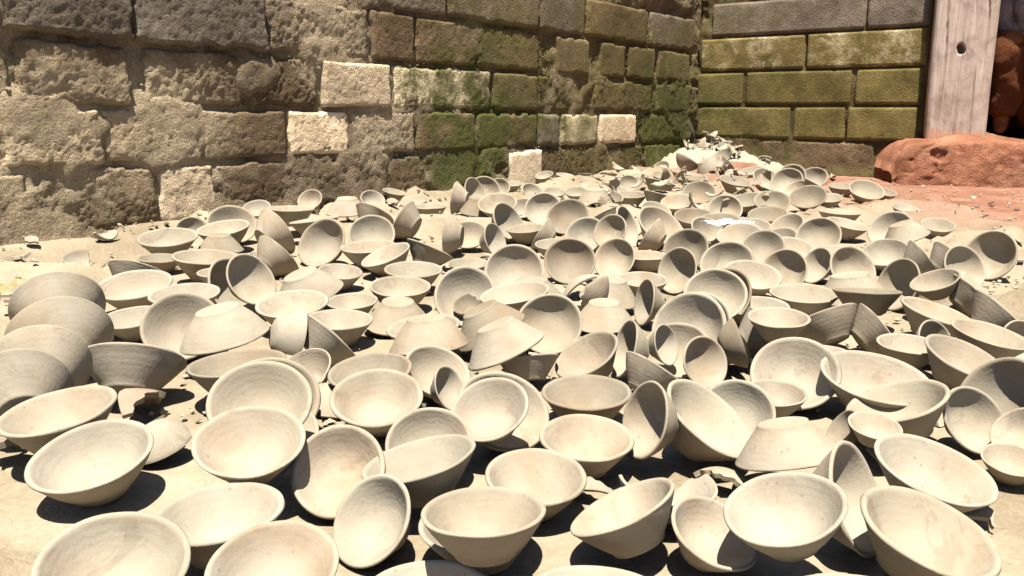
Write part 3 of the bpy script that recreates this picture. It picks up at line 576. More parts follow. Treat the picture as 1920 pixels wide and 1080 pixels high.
    (0.1538, 3.1412, 0.0059, 0.9579, 0.1499, -0.0006, 0.245, 0.0848, 0.0002, 'w', "fifth from left of the upright bowls at the far end, centre"),
    (0.2275, 3.7316, 0.0203, 0.688, 0.0957, -0.0117, 0.7192, 0.081, 0.0168, 'w', "sixth from left of the upright bowls at the far end, centre"),
]

# ------------------------------------------------------------------ ground (one sheet)
def axis(lo, hi, step, far):
    a = list(np.arange(lo, hi, step))
    s, x = step, lo
    left = []
    while x > -far:
        s *= 1.35; x -= s; left.append(x)
    s, x = step, a[-1]
    right = []
    while x < far:
        s *= 1.35; x += s; right.append(x)
    return np.array(left[::-1] + a + right)
gx = axis(-2.0, 2.9, 0.024, 70)
gy = axis(0.45, 5.1, 0.024, 70)
GX, GY = np.meshgrid(gx, gy, indexing='ij')
def mound(X, Y):
    h = np.full(X.shape, 0.14)
    near = np.full(X.shape, 9.0)
    for b in BOWLS:
        cx, cy = b[0], b[1]
        q = Quaternion(b[3:7]); n = q @ Vector((0, 0, 1))
        cx += n.x * 0.25 * b[7]; cy += n.y * 0.25 * b[7]
        d = np.hypot(X - cx, Y - cy)
        h = np.minimum(h, b[8] + 0.9 * np.maximum(0, d - 0.5 * b[7]))
        near = np.minimum(near, d)
    h = np.where(near > 0.13, h * sstep(0.30, 0.13, near), h)
    return np.clip(0.8 * h - 0.032, 0, 0.10)
sel = (GX > -2.2) & (GX < 3.2) & (GY > 0.3) & (GY < 5.4)
GZ = np.zeros(GX.shape)
GZ[sel] = mound(GX[sel], GY[sel])
P3 = np.stack([GX, GY, np.zeros_like(GX)], -1)
fade = np.where(sel, 1.0, 0.3)
GZ = GZ + (0.004 * fbm(P3 * 9, 4, 3) + 0.0025 * fbm(P3 * 34, 3, 5)) * fade - 0.003
V = np.stack([GX, GY, GZ], -1).reshape(-1, 3)
g = mesh_obj("ground", V, grid_faces(len(gx), len(gy)), M_GROUND)
tag(g, kind="structure")

# ------------------------------------------------------------------ brick walls
def to_world(base, d, n, u, v, w):
    return base + u[..., None] * d + w[..., None] * n + v[..., None] * np.array([0, 0, 1.0])
def add_brick(parent, base, d, n, u0, u1, v0, v1, mat, proud=0.016, step=0.007, rough=1.0, seed=0, tilt=0.0, erode=0.006, flip=False):
    m = 0.012
    nu = max(8, int((u1 - u0 + 2 * m) / step)); nv = max(8, int((v1 - v0 + 2 * m) / step))
    u = np.linspace(u0 - m, u1 + m, nu); v = np.linspace(v0 - m, v1 + m, nv)
    U, W = np.meshgrid(u, v, indexing='ij')
    p = np.stack([U, W, np.full_like(U, seed * 0.37)], -1)
    cu, cv, hw, hh = (u0 + u1) / 2, (v0 + v1) / 2, (u1 - u0) / 2, (v1 - v0) / 2
    Wt = (W - cv) - tilt * (U - cu)
    ex, ey = hw - np.abs(U - cu), hh - np.abs(Wt)
    rc = 0.013
    e = np.where((ex < rc) & (ey < rc), rc - np.hypot(rc - ex, rc - ey), np.minimum(ex, ey))
    e = e + erode * fbm(p * 24, 4, seed) + 0.6 * erode * fbm(p * 9, 2, seed + 9)
    k = sstep(-0.003, 0.009, e)
    dome = 0.006 * (1 - ((U - cu) / hw) ** 2 * 0.6 - (Wt / hh) ** 2 * 0.4)
    pit = np.clip(fbm(p * 38, 3, seed + 31) - 0.25, 0, 1) * 0.020 * rough
    hgt = proud * 0.75 - 0.004 + dome * 0.6 + rough * (0.0036 * fbm(p * 6, 2, seed + 5) + 0.0011 * fbm(p * 48, 3, seed + 7) + 0.0018 * vnoise(p * 130, seed + 3)) - 0.30 * pit * sstep(0.1, 0.4, fbm(p * 5, 2, seed + 41))
    Z = -0.035 + (hgt + 0.035) * k
    X = to_world(base, d, n, U, W, Z)
    mesh_obj("brick", X.reshape(-1, 3), grid_faces(nu, nv, flip=flip), mat, parent)

def mortar_sheet(parent, base, d, n, length, height, mat, step, seed, flip=False, bulge=0.05, amp=1.0, base_w=-0.009, cover=0.0, spots=(), name="mortar"):
    nu, nv = int(length / step), int((height + 0.04) / step)
    u = np.linspace(0, length, nu); v = np.linspace(-0.04, height, nv)
    U, W = np.meshgrid(u, v, indexing='ij')
    p = np.stack([U, W, np.full_like(U, seed)], -1)
    Z = base_w + amp * (0.010 * fbm(p * 5, 3, seed) + 0.008 * fbm(p * 30, 3, seed + 3) + 0.006 * vnoise(p * 115, seed + 4))
    Z += cover * sstep(-0.05, 0.35, fbm(p * np.array([2.6, 3.4, 1]) + 7.7, 3, seed + 51))
    Z += amp * 0.012 * np.clip(fbm(p * 19, 3, seed + 8), 0, 1)
    Z -= amp * 0.045 * sstep(0.34, 0.62, fbm(p * np.array([8, 11, 1]), 4, seed + 21))
    for (su, sv, sr, sh) in spots:      # mud smeared over bricks and joints
        q = np.hypot(U - su, (W - sv) * 1.3) / sr + 0.55 * fbm(p * 9, 4, seed + 77)
        Z = np.maximum(Z, -0.02 + (0.62 * sh + 0.020) * sstep(1.05, 0.25, q) + amp * (0.004 * fbm(p * 30, 3, seed + 3) + 0.004 * vnoise(p * 115, seed + 4)))
    Z += bulge * np.exp(-np.maximum(W, 0) / 0.055) * (0.8 + 0.5 * fbm(p * 5, 3, seed + 11))
    X = to_world(base, d, n, U, W, Z).reshape(-1, 3)
    F = grid_faces(nu, nv, flip=flip)
    # close the wall behind with a thick back
    th = 0.28
    ofs = len(X)
    cor = [(0, 0), (0, nv - 1), (nu - 1, nv - 1), (nu - 1, 0)]
    bk = [X[i * nv + j] - n * th for i, j in cor]
    X = np.vstack([X, bk])
    b0, b1, b2, b3 = ofs, ofs + 1, ofs + 2, ofs + 3
    F.append((b0, b3, b2, b1))
    F.append(tuple([b0, b1] + [0 * nv + j for j in range(nv - 1, -1, -1)]))
    F.append(tuple([b2, b3] + [(nu - 1) * nv + j for j in range(nv)]))
    F.append(tuple([b1, b2] + [i * nv + nv - 1 for i in range(nu - 1, -1, -1)]))
    return mesh_obj(name, X, F, mat, parent)

lw = empty("mud_brick_wall", tuple(LA))
lw.location = (0, 0, 0)
tag(lw, "long eroded mud brick wall behind the bowls, crumbling mortar and mossy patches", "wall")
mortar_sheet(lw, LA - LD * 0.9, LD, LN, 4.80, 1.35, M_MORTAR, 0.0080, 2, amp=0.42, cover=0.019, bulge=0.03, spots=((1.05, 0.27, 0.24, 0.020), (1.36, 0.27, 0.22, 0.017), (1.90, 0.60, 0.30, 0.016), (1.65, 0.42, 0.14, 0.022), (3.25, 0.44, 0.30, 0.016), (3.85, 0.36, 0.26, 0.015), (2.05, 0.25, 0.17, 0.017), (2.6, 0.60, 0.16, 0.016), (0.95, 0.10, 0.25, 0.014), (2.5, 0.12, 0.3, 0.013), (4.35, 0.5, 0.14, 0.02), (4.4, 0.2, 0.2, 0.016)))
def lev(k, u):   # course levels sink a little towards the corner
    return {-2: 1.03, -1: 0.845, 0: 0.668, 1: 0.50, 2: 0.343, 3: 0.192, 4: 0.03}[k] - 0.012 * u
LB = {   # course: (px-free) u0, u1, material, proud, roughness
    -1: [(1.305, 1.574, 'M_GREY', 0.018, 0.8), (1.588, 2.141, 'M_GREY', 0.024, 0.7), (2.149, 2.491, 'M_GREY', 0.02, 0.8), (2.513, 3.054, 'M_RED', 0.02, 0.8), (3.086, 3.569, 'M_GREY', 0.02, 0.7)],
    0: [(-0.145, 0.049, 'M_GREY', 0.02, 1.3), (0.055, 0.375, 'M_GREY', 0.03, 1.4), (0.379, 0.787, 'M_GREY', 0.03, 1.2), (0.797, 1.190, 'M_MORTAR', 0.008, 1.8), (1.202, 1.404, 'M_BROWN', 0.016, 0.8), (1.412, 1.730, 'M_BROWN', 0.016, 0.8), (1.743, 2.150, 'M_RED', 0.014, 1.1), (2.267, 2.531, 'M_BROWN', 0.02, 0.6), (2.617, 2.847, 'M_BROWN', 0.018, 0.8), (2.877, 3.143, 'M_BROWN', 0.018, 0.6), (3.176, 3.537, 'M_BROWN', 0.018, 0.6)],
    1: [(-0.114, 0.069, 'M_BROWN', 0.0, 1.6), (0.080, 0.359, 'M_BROWN', 0.02, 1.5), (0.393, 0.688, 'M_BROWN', 0.016, 1.7), (0.692, 0.964, 'M_BROWN', 0.008, 2.0), (0.985, 1.275, 'M_PALE', 0.028, 0.9), (1.290, 1.825, 'M_PALEMOSS', 0.014, 1.1), (1.848, 2.144, 'M_BROWN', 0.016, 0.8), (2.159, 2.568, 'M_BROWN', 0.006, 1.7), (2.586, 3.132, 'M_RED', 0.01, 1.5), (3.178, 3.554, 'M_BROWN', 0.018, 0.7)],
    2: [(-0.138, 0.028, 'M_PLASTER', 0.016, 1.4), (0.032, 0.267, 'M_PLASTER', 0.018, 1.5), (0.270, 0.539, 'M_PLASTER', 0.014, 1.4), (0.551, 0.838, 'M_BROWN', 0.012, 1.0), (0.850, 1.083, 'M_PALE', 0.018, 1.0), (1.094, 1.394, 'M_PLASTER', 0.016, 1.4), (1.402, 1.726, 'M_BROWN', 0.018, 0.9), (1.732, 2.135, 'M_BROWN', 0.014, 1.1), (2.143, 2.302, 'M_GREY', 0.02, 0.7), (2.322, 2.623, 'M_PALEMOSS', 0.014, 0.8), (2.637, 2.973, 'M_PALE', 0.018, 0.7), (3.027, 3.580, 'M_BROWN', 0.01, 1.3)],
    3: [(-0.191, -0.048, 'M_BROWN', 0.01, 1.6), (-0.040, 0.074, 'M_BROWN', 0.018, 0.9), (0.089, 0.403, 'M_BROWN', 0.01, 1.7), (0.412, 0.577, 'M_PALE', 0.014, 1.3), (0.586, 0.962, 'M_BROWN', 0.012, 1.2), (0.973, 1.243, 'M_BROWN', 0.012, 1.2), (1.255, 1.604, 'M_BROWN', 0.01, 1.3), (1.619, 1.915, 'M_BROWN', 0.01, 1.3), (1.933, 2.164, 'M_PALE', 0.03, 0.7), (2.176, 3.045, 'M_RED', 0.008, 1.4), (3.072, 3.595, 'M_BROWN', 0.008, 1.3)],
}
si = 1
for c, row in LB.items():
    for (u0, u1, mt, pr, ro) in row:
        um = (u0 + u1) / 2
        top, bot = lev(c, um) - 0.001, lev(c + 1, um) + 0.004
        si += 1
        add_brick(lw, LA, LD, LN, u0 - 0.003, u1 + 0.003, bot, top, globals()[mt], pr, 0.0068 if um < 1.6 else 0.009, ro, si, tilt=-0.012 + 0.012 * math.sin(si * 3.3), erode=0.006 + 0.006 * (ro > 1))

def wall_grit(parent, base, d, n, length, zmax, count, size, mat, seed):
    r2 = np.random.default_rng(seed)
    V, F = [], []
    u = r2.uniform(0, length, count * 4); v = np.abs(r2.normal(0, 0.5, count * 4)) % zmax
    q = np.stack([u * 5, v * 6, np.full_like(u, seed)], -1)
    keep = fbm(q, 3, seed) > r2.uniform(-0.05, 0.5, len(u))
    for a, b in list(zip(u[keep], v[keep]))[:count]:
        s = size * r2.uniform(0.3, 1.0) ** 1.6
        c = base + d * a + n * r2.uniform(-0.004, 0.006) + np.array([0, 0, b])
        o = len(V)
        for k in range(6):
            e = np.zeros(3); e[k // 2] = 1 if k % 2 == 0 else -1
            w = (e + r2.normal(0, 0.28, 3)) * s * r2.uniform(0.7, 1.2)
            V.append(c + w)
        for f in ((0, 2, 4), (2, 1, 4), (1, 3, 4), (3, 0, 4), (2, 0, 5), (1, 2, 5), (3, 1, 5), (0, 3, 5)):
            F.append(tuple(o + x for x in f))
    g = mesh_obj("grit", V, F, mat, parent, smooth=False)
    g["kind"] = "stuff"
wall_grit(lw, LA, LD, LN, 3.6, 0.85, 4200, 0.0060, M_MORTAR, 61)
rw = empty("brick_wall", (0, 0, 0))
tag(rw, "olive brick wall with neat courses between the corner and the wooden post", "wall")
mortar_sheet(rw, CB, RD, RN, 1.185, 1.9, M_RMORTAR, 0.011, 40, flip=True, bulge=0.03, amp=0.35, base_w=-0.016, cover=0.012)
RB = {
    (0.705, 0.885): [(0.073, 0.879, 'M_GREY', 0.014, 0.6), (0.889, 1.172, 'M_GREY', 0.014, 0.6)],
    (0.525, 0.705): [(0.015, 0.594, 'M_LICHEN', 0.014, 0.7), (0.605, 1.172, 'M_LICHEN', 0.016, 0.6)],
    (0.345, 0.525): [(0.004, 0.273, 'M_OLIVE', 0.014, 0.6), (0.288, 0.841, 'M_OLIVE', 0.016, 0.5), (0.859, 1.168, 'M_OLIVE', 0.018, 0.5)],
    (0.17, 0.345): [(0.004, 0.544, 'M_OLIVE', 0.012, 0.8), (0.558, 0.822, 'M_OLIVE', 0.014, 0.6), (0.833, 1.163, 'M_OLIVE', 0.02, 0.5)],
    (0.02, 0.17): [(0.004, 0.524, 'M_BROWN', 0.0, 1.3), (0.536, 0.975, 'M_BROWN', 0.0, 1.2)],
}
for (v0, v1), row in RB.items():
    for (u0, u1, mt, pr, ro) in row:
        si += 1
        add_brick(rw, CB, RD, RN, u0 - 0.004, u1 + 0.003, v0 + 0.001, v1 - 0.001, globals()[mt], pr * 0.45, 0.010, ro, si, tilt=0.004 * math.sin(si * 2.1), erode=0.005)

# ------------------------------------------------------------------ red mud plinth under the doorway
PF0, PDIR = np.array([1.75, 3.83, 0.0]), np.array([0.985, -0.17, 0.0])
PDIR = PDIR / np.linalg.norm(PDIR)
PNRM = np.array([-PDIR[1], PDIR[0], 0.0])      # towards the room
def build_plinth():
    L, Dp, top = 2.1, 0.95, 0.188
    us = np.concatenate([np.arange(-0.03, 0.85, 0.0085), np.linspace(0.85, L, 40)])
    # profile runs up the front face and back over the top
    ps = [(0.0, t) for t in np.linspace(-0.03, 1.0, 34)] + [(t, 1.0) for t in np.linspace(0.012, 1.0, 60)]
    V = np.zeros((len(us), len(ps), 3))
    for j, (back, up) in enumerate(ps):
        u = us
        end = np.sqrt(np.clip(1 - np.clip((0.10 - u) / 0.13, 0, 1) ** 2, 0, 1))      # rounded left end
        lift = 0.05 * np.exp(-((u - 0.33) / 0.14) ** 2) * sstep(0.05, 0.25, back)       # mud daubed up against the post
        hgt = top * (0.25 + 0.75 * end)
        rnd = 0.014 * (1 - math.sqrt(max(0, 1 - max(0, (up - 0.7) / 0.3) ** 2))) if back == 0 else 0.014 * 1
        w = back * Dp + rnd + 0.10 * (1 - end) + 0.03 * (1 - max(up, 0)) * -1
        z = hgt * up + lift if back == 0 else hgt + lift + 0.0 * back
        z = z - (0.012 if back == 0 and up > 0.97 else 0)
        p = np.stack([u * 1.0, np.full_like(u, w if np.isscalar(w) else 0) + (w if not np.isscalar(w) else 0), z + 0 * u], -1)
        dn = 0.007 * fbm(p * 6, 3, 71) + 0.0060 * fbm(p * 38, 4, 72) - 0.010 * sstep(0.10, 0.0, np.abs(fbm(p * 7 + 2, 3, 75))) * 0.6 - 0.016 * sstep(0.32, 0.5, fbm(p * 14 + 5, 3, 74))
        fr = 1.0 if back == 0 else 0.25
        V[:, j] = PF0 + u[:, None] * PDIR + (w - dn * fr)[:, None] * PNRM + (z + dn * (0.9 - 0.5 * fr))[:, None] * np.array([0, 0, 1.0])
    nu, nv = len(us), len(ps)
    F = grid_faces(nu, nv)
    X = V.reshape(-1, 3)
    # back and ends down to the ground
    bot = X[[i * nv + nv - 1 for i in range(nu)]].copy(); bot[:, 2] = -0.03
    o = len(X); X = np.vstack([X, bot])
    for i in range(nu - 1):
        a, b = i * nv + nv - 1, (i + 1) * nv + nv - 1
        F.append((a, b, o + i + 1, o + i))
    F.append(tuple([o] + [j for j in range(nv - 1, -1, -1)]))
    F.append(tuple([(nu - 1) * nv + j for j in range(nv)] + [o + nu - 1]))
    return mesh_obj("mud_plinth", X, F, M_TERRA)
tag(build_plinth(), "low rounded red mud plinth below the wooden post at the doorway", "plinth")

# ------------------------------------------------------------------ wooden door post with a knot hole
def wood_material():
    t = NT("weathered_wood")
    o = t.obj()
    mp = t.new("ShaderNodeMapping"); mp.inputs["Scale"].default_value = (1.0, 1.0, 0.07)
    t.l(o, mp.inputs[0])
    g = t.noise(mp.outputs[0], 60.0, 7, 0.65, 1.2)
    c = t.ramp(g, [(0.25, (0.24, 0.18, 0.145)), (0.50, (0.37, 0.295, 0.245)), (0.75, (0.44, 0.365, 0.31))])
    c = t.mix(1.0, c, t.ramp(t.noise(o, 7.0, 6, 0.7, 0.5), [(0.32, (0.55, 0.50, 0.46)), (0.52, (1, 1, 1)), (0.75, (1.12, 1.08, 1.04))]), 'MULTIPLY')
    # red mud splashed on the foot of the post
    s = t.new("ShaderNodeSeparateXYZ"); t.l(o, s.inputs[0])
    k = t.math('ADD', t.math('MULTIPLY', s.outputs[2], -9.0), t.math('ADD', t.math('MULTIPLY', t.noise(o, 28.0, 6, 0.7), 1.6), 0.05))
    m = t.ramp(k, [(0.40, (0, 0, 0)), (0.55, (1, 1, 1))])
    c = t.mix(t.math('MULTIPLY', m, 0.85), c, (0.40, 0.21, 0.13))
    n1 = t.bump(g, 0.5, 0.006)
    n2 = t.bump(t.noise(o, 130.0, 3), 0.2, 0.003, n1)
    return t.done(c, n2, 0.85)
M_WOOD = wood_material()
def build_post():
    W, T, Ht = 0.245, 0.16, 1.75
    nu, nv = 70, 260
    u = np.linspace(-W / 2, W / 2, nu); v = np.linspace(0, Ht, nv)
    U, Z = np.meshgrid(u, v, indexing='ij')
    p = np.stack([U * 30, Z * 2.2, np.zeros_like(U)], -1)
    D = 0.0035 * fbm(p, 4, 5)
    r = np.hypot((U + 0.012) * 1.15, (Z - 0.408) * 0.85) * (1 + 0.35 * vnoise(np.stack([U * 60, Z * 60, U * 0], -1), 9))
    D -= 0.060 * sstep(0.021, 0.011, r)
    crack = np.abs(U + 0.012 + 0.010 * vnoise(np.stack([Z * 5, Z * 0, Z * 0], -1), 3))
    D -= 0.008 * sstep(0.005, 0.0, crack) * sstep(0.30, 0.2, np.abs(Z - 0.22))
    crack = np.abs(U - 0.03 + 0.014 * vnoise(np.stack([Z * 4, Z * 0 + 7, Z * 0], -1), 4))
    D -= 0.007 * sstep(0.005, 0.0, crack) * sstep(0.1, 0.3, Z - 0.3)
    for (cu, cs, ph, z0, z1) in ((-0.075, 3.0, 11, 0.0, 0.9), (0.075, 4.0, 21, 0.25, 1.6), (-0.04, 6.0, 31, 0.5, 1.3), (0.05, 5.0, 41, -0.1, 0.35)):
        cr = np.abs(U - cu + 0.012 * vnoise(np.stack([Z * cs, Z * 0 + ph, Z * 0], -1), 5))
        D -= 0.014 * sstep(0.0055, 0.0, cr) * sstep(z0, z0 + 0.15, Z) * sstep(z1, z1 - 0.15, Z)
    wob = 0.008 * vnoise(np.stack([Z * 3, Z * 0, Z * 0 + 2], -1), 8)
    wid = 1 + 0.10 * (Z / Ht)
    edge = sstep(W / 2 - 0.012, W / 2, np.abs(U)) * 0.010
    X = np.stack([U * wid + wob, -(T / 2 + D - edge), Z], -1).reshape(-1, 3)
    F = grid_faces(nu, nv)
    o = len(X)
    back = np.array([(-W / 2, T / 2, 0), (W / 2, T / 2, 0), (W / 2, T / 2, Ht), (-W / 2, T / 2, Ht)])
    X = np.vstack([X, back])
    F.append((o + 1, o, o + 3, o + 2))
    F.append(tuple([o + 3, o] + list(range(nv))))
    F.append(tuple([o + 1, o + 2] + [(nu - 1) * nv + j for j in range(nv - 1, -1, -1)]))
    F.append(tuple([o, o + 1] + [i * nv for i in range(nu - 1, -1, -1)]))
    F.append(tuple([o + 2, o + 3] + [i * nv + nv - 1 for i in range(nu)]))
    ob = mesh_obj("door_post", X, F, M_WOOD)
    c = CB + RD * 1.318 + RN * (-0.01)
    ob.location = (c[0], c[1], 0.185)
    ob.rotation_euler = (0, 0, math.atan2(-0.35, 0.937))
    return ob
tag(build_post(), "pale weathered wooden door post with a dark knot hole", "post")

# ------------------------------------------------------------------ dark room behind the doorway
def box_faces():
    return [(0, 3, 2, 1), (4, 5, 6, 7), (0, 1, 5, 4), (1, 2, 6, 5), (2, 3, 7, 6), (3, 0, 4, 7)]
def slab(name, c, dx, dy, dz, sx, sy, z0, z1, mat, parent=None):
    pts = []
    for z in (z0, z1):
        for (a, b) in ((-1, -1), (1, -1), (1, 1), (-1, 1)):
            q = c + dx * a * sx + dy * b * sy
            pts.append((q[0], q[1], z))
    return mesh_obj(name, pts, box_faces(), mat, parent, smooth=False)
room = empty("hut_room", (0, 0, 0))
tag(room, "dark mud hut interior seen through the doorway right of the post", "room")
W0 = CB + RD * 1.20
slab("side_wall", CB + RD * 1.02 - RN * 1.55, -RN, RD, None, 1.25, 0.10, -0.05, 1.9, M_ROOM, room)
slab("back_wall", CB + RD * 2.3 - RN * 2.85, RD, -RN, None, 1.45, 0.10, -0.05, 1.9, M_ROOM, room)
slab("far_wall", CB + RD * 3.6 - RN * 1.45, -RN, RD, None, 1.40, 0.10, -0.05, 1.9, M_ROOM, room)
slab("front_wall", CB + RD * 3.05 - RN * 0.15, RD, -RN, None, 0.50, 0.14, -0.05, 1.9, M_TERRA, room)
slab("shading_lintel", CB + RD * 1.88 - RN * 0.15, RD, -RN, None, 0.67, 0.14, 1.52, 1.9, M_TERRA, room)  # unseen above the view, set low to keep sun out of the room
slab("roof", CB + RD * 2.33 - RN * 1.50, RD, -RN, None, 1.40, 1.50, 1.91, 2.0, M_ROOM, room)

# ------------------------------------------------------------------ person squatting in the doorway
def flat_material(name, c, c2, scale=30.0, rough=0.8, bump=0.3):
    t = NT(name)
    o = t.pos()
    n = t.noise(o, scale, 5, 0.6)
    return t.done(t.ramp(n, [(0.3, c), (0.7, c2)]), t.bump(n, bump, 0.01), rough)
M_SKIN = flat_material("brown_skin", (0.12, 0.042, 0.016), (0.17, 0.062, 0.024), 40, 0.55, 0.08)
M_SHIRT = flat_material("pale_mauve_shirt", (0.16, 0.125, 0.125), (0.28, 0.235, 0.225), 26, 0.9, 0.9)
M_CLOTH = flat_material("brown_wrap_cloth", (0.065, 0.021, 0.008), (0.10, 0.035, 0.013), 20, 0.95, 0.8)
M_HAIR = flat_material("black_hair", (0.008, 0.006, 0.005), (0.02, 0.015, 0.012), 90, 0.6, 0.8)
def skin_mesh(name, pts, rad, edges, root, mat, parent=None, sub=2):
    me = bpy.data.meshes.new(name)
    me.from_pydata(pts, edges, [])
    o = bpy.data.objects.new(name, me); col.objects.link(o)
    sk = o.modifiers.new("skin", 'SKIN'); sk.use_smooth_shade = True
    for i, r in enumerate(rad):
        d = me.skin_vertices[0].data[i]
        d.radius = (r, r) if np.isscalar(r) else r
        d.use_root = (i == root)
    ss = o.modifiers.new("sub", 'SUBSURF'); ss.levels = sub; ss.render_levels = sub
    me.materials.append(mat)
    if parent is not None: o.parent = parent
    return o
def build_person():
    foot_z = 0.20
    # local frame: +x is the way the person faces, +y their left
    K = dict(pelvis=(-0.20, 0, 0.20), waist=(-0.14, 0, 0.36), chest=(-0.02, 0, 0.55), neck=(0.05, 0, 0.70), head=(0.09, 0, 0.80), crown=(0.09, 0, 0.90),
             hipl=(-0.19, 0.10, 0.19), kneel=(0.20, 0.17, 0.49), shinl=(0.13, 0.16, 0.26), ankl=(0.07, 0.15, 0.07), toel=(0.12, 0.155, 0.03),
             hipr=(-0.19, -0.10, 0.19), kneer=(0.20, -0.17, 0.49), shinr=(0.13, -0.16, 0.26), ankr=(0.07, -0.15, 0.07), toer=(0.12, -0.155, 0.03),
             shl=(0.0, 0.17, 0.64), ell=(0.0, 0.27, 0.42), wrl=(0.20, 0.09, 0.36), hal=(0.27, 0.05, 0.33),
             shr=(0.0, -0.17, 0.64), elr=(0.0, -0.25, 0.42), wrr=(0.20, -0.03, 0.36), har=(0.27, 0.0, 0.33))
    R = dict(pelvis=0.13, waist=0.12, chest=(0.15, 0.11), neck=0.052, head=0.085, crown=0.07, hipl=0.10, kneel=0.078, shinl=0.055, ankl=0.036, toel=0.03,
             hipr=0.10, kneer=0.078, shinr=0.055, ankr=0.036, toer=0.03, shl=0.06, ell=0.042, wrl=0.03, hal=0.034, shr=0.06, elr=0.042, wrr=0.03, har=0.034)
    E = [("pelvis", "waist"), ("waist", "chest"), ("chest", "neck"), ("neck", "head"), ("head", "crown"),
         ("pelvis", "hipl"), ("hipl", "kneel"), ("kneel", "shinl"), ("shinl", "ankl"), ("ankl", "toel"),
         ("pelvis", "hipr"), ("hipr", "kneer"), ("kneer", "shinr"), ("shinr", "ankr"), ("ankr", "toer"),
         ("chest", "shl"), ("shl", "ell"), ("ell", "wrl"), ("wrl", "hal"), ("chest", "shr"), ("shr", "elr"), ("elr", "wrr"), ("wrr", "har")]
    k = list(K); ix = {n: i for i, n in enumerate(k)}
    pts = [K[n] for n in k]; rad = [R[n] for n in k]; ed = [(ix[a], ix[b]) for a, b in E]
    for s, w in (("l", 1), ("r", -1)):       # five fingers on each hand
        hx, hy, hz = K["ha" + s]
        for f, (dx, dy, dz) in enumerate(((0.035, 0.035, 0.012), (0.075, 0.022, 0.0), (0.082, 0.004, 0.0), (0.076, -0.014, 0.0), (0.062, -0.03, 0.0))):
            i0 = len(pts)
            pts += [(hx + dx * 0.55, hy + w * dy * -0.9, hz + dz), (hx + dx, hy + w * dy * -1.0, hz + dz - 0.03)]
            rad += [0.0105, 0.0085]
            ed += [(ix["ha" + s], i0), (i0, i0 + 1)]
    body = skin_mesh("person", pts, rad, ed, ix["pelvis"], M_SKIN, None)
    sh = [(-0.17, 0, 0.28), K["waist"], K["chest"], (0.035, 0, 0.665), K["shl"], (0.03, 0.25, 0.52), K["shr"], (0.03, -0.24, 0.52)]
    skin_mesh("shirt", sh, [0.155, 0.145, (0.185, 0.135), 0.075, 0.085, 0.078, 0.085, 0.078], [(0, 1), (1, 2), (2, 3), (2, 4), (4, 5), (2, 6), (6, 7)], 0, M_SHIRT, body)
    wr = [(-0.22, 0, 0.18), (-0.19, 0.10, 0.19), (0.09, 0.15, 0.40), (-0.19, -0.10, 0.19), (0.09, -0.15, 0.40), (-0.02, 0, 0.10), (0.12, 0, 0.14), (0.19, 0.165, 0.47), (0.08, 0.15, 0.10), (0.19, -0.165, 0.47), (0.08, -0.15, 0.10)]
    skin_mesh("wrap_cloth", wr, [0.15, 0.125, 0.085, 0.125, 0.085, 0.12, 0.10, 0.092, 0.085, 0.092, 0.085], [(0, 1), (1, 2), (0, 3), (3, 4), (0, 5), (5, 6), (2, 7), (7, 8), (4, 9), (9, 10)], 0, M_CLOTH, body)
    skin_mesh("hair", [(0.065, 0, 0.84), (0.07, 0, 0.93)], [0.094, 0.080], [(0, 1)], 0, M_HAIR, body)
    # face: nose, eyes, mouth, ears
    def ball(name, c, s, m):
        bpy.ops.mesh.primitive_uv_sphere_add(segments=16, ring_count=10, radius=1.0)
        q = bpy.context.object; q.name = name; q.data.name = name
        q.location = c; q.scale = s; q.parent = body; q.data.materials.append(m); q.data.shade_smooth()
    ball("nose", (0.178, 0, 0.815), (0.016, 0.013, 0.02), M_SKIN)
    for w in (1, -1):
        ball("eye", (0.162, w * 0.030, 0.838), (0.010, 0.013, 0.008), M_HAIR)
        ball("ear", (0.085, w * 0.088, 0.82), (0.018, 0.008, 0.028), M_SKIN)
    ball("mouth", (0.165, 0, 0.775), (0.008, 0.022, 0.006), M_CLOTH)
    return body
person = build_person()
fold = bpy.data.textures.new("cloth_folds", 'CLOUDS'); fold.noise_scale = 0.07; fold.noise_depth = 2
for ch in person.children:
    if ch.name.startswith(("shirt", "wrap_cloth")):
        dm = ch.modifiers.new("folds", 'DISPLACE'); dm.texture = fold; dm.strength = 0.045; dm.mid_level = 0.5; dm.texture_coords = 'LOCAL'
        ch.modifiers["sub"].levels = ch.modifiers["sub"].render_levels = 3
person.location = (2.548, 4.227, 0.185)
person.rotation_euler = (0, 0, math.radians(-118))
tag(person, "person squatting in the doorway in pale top and orange-brown wrap, knee bent", "person")

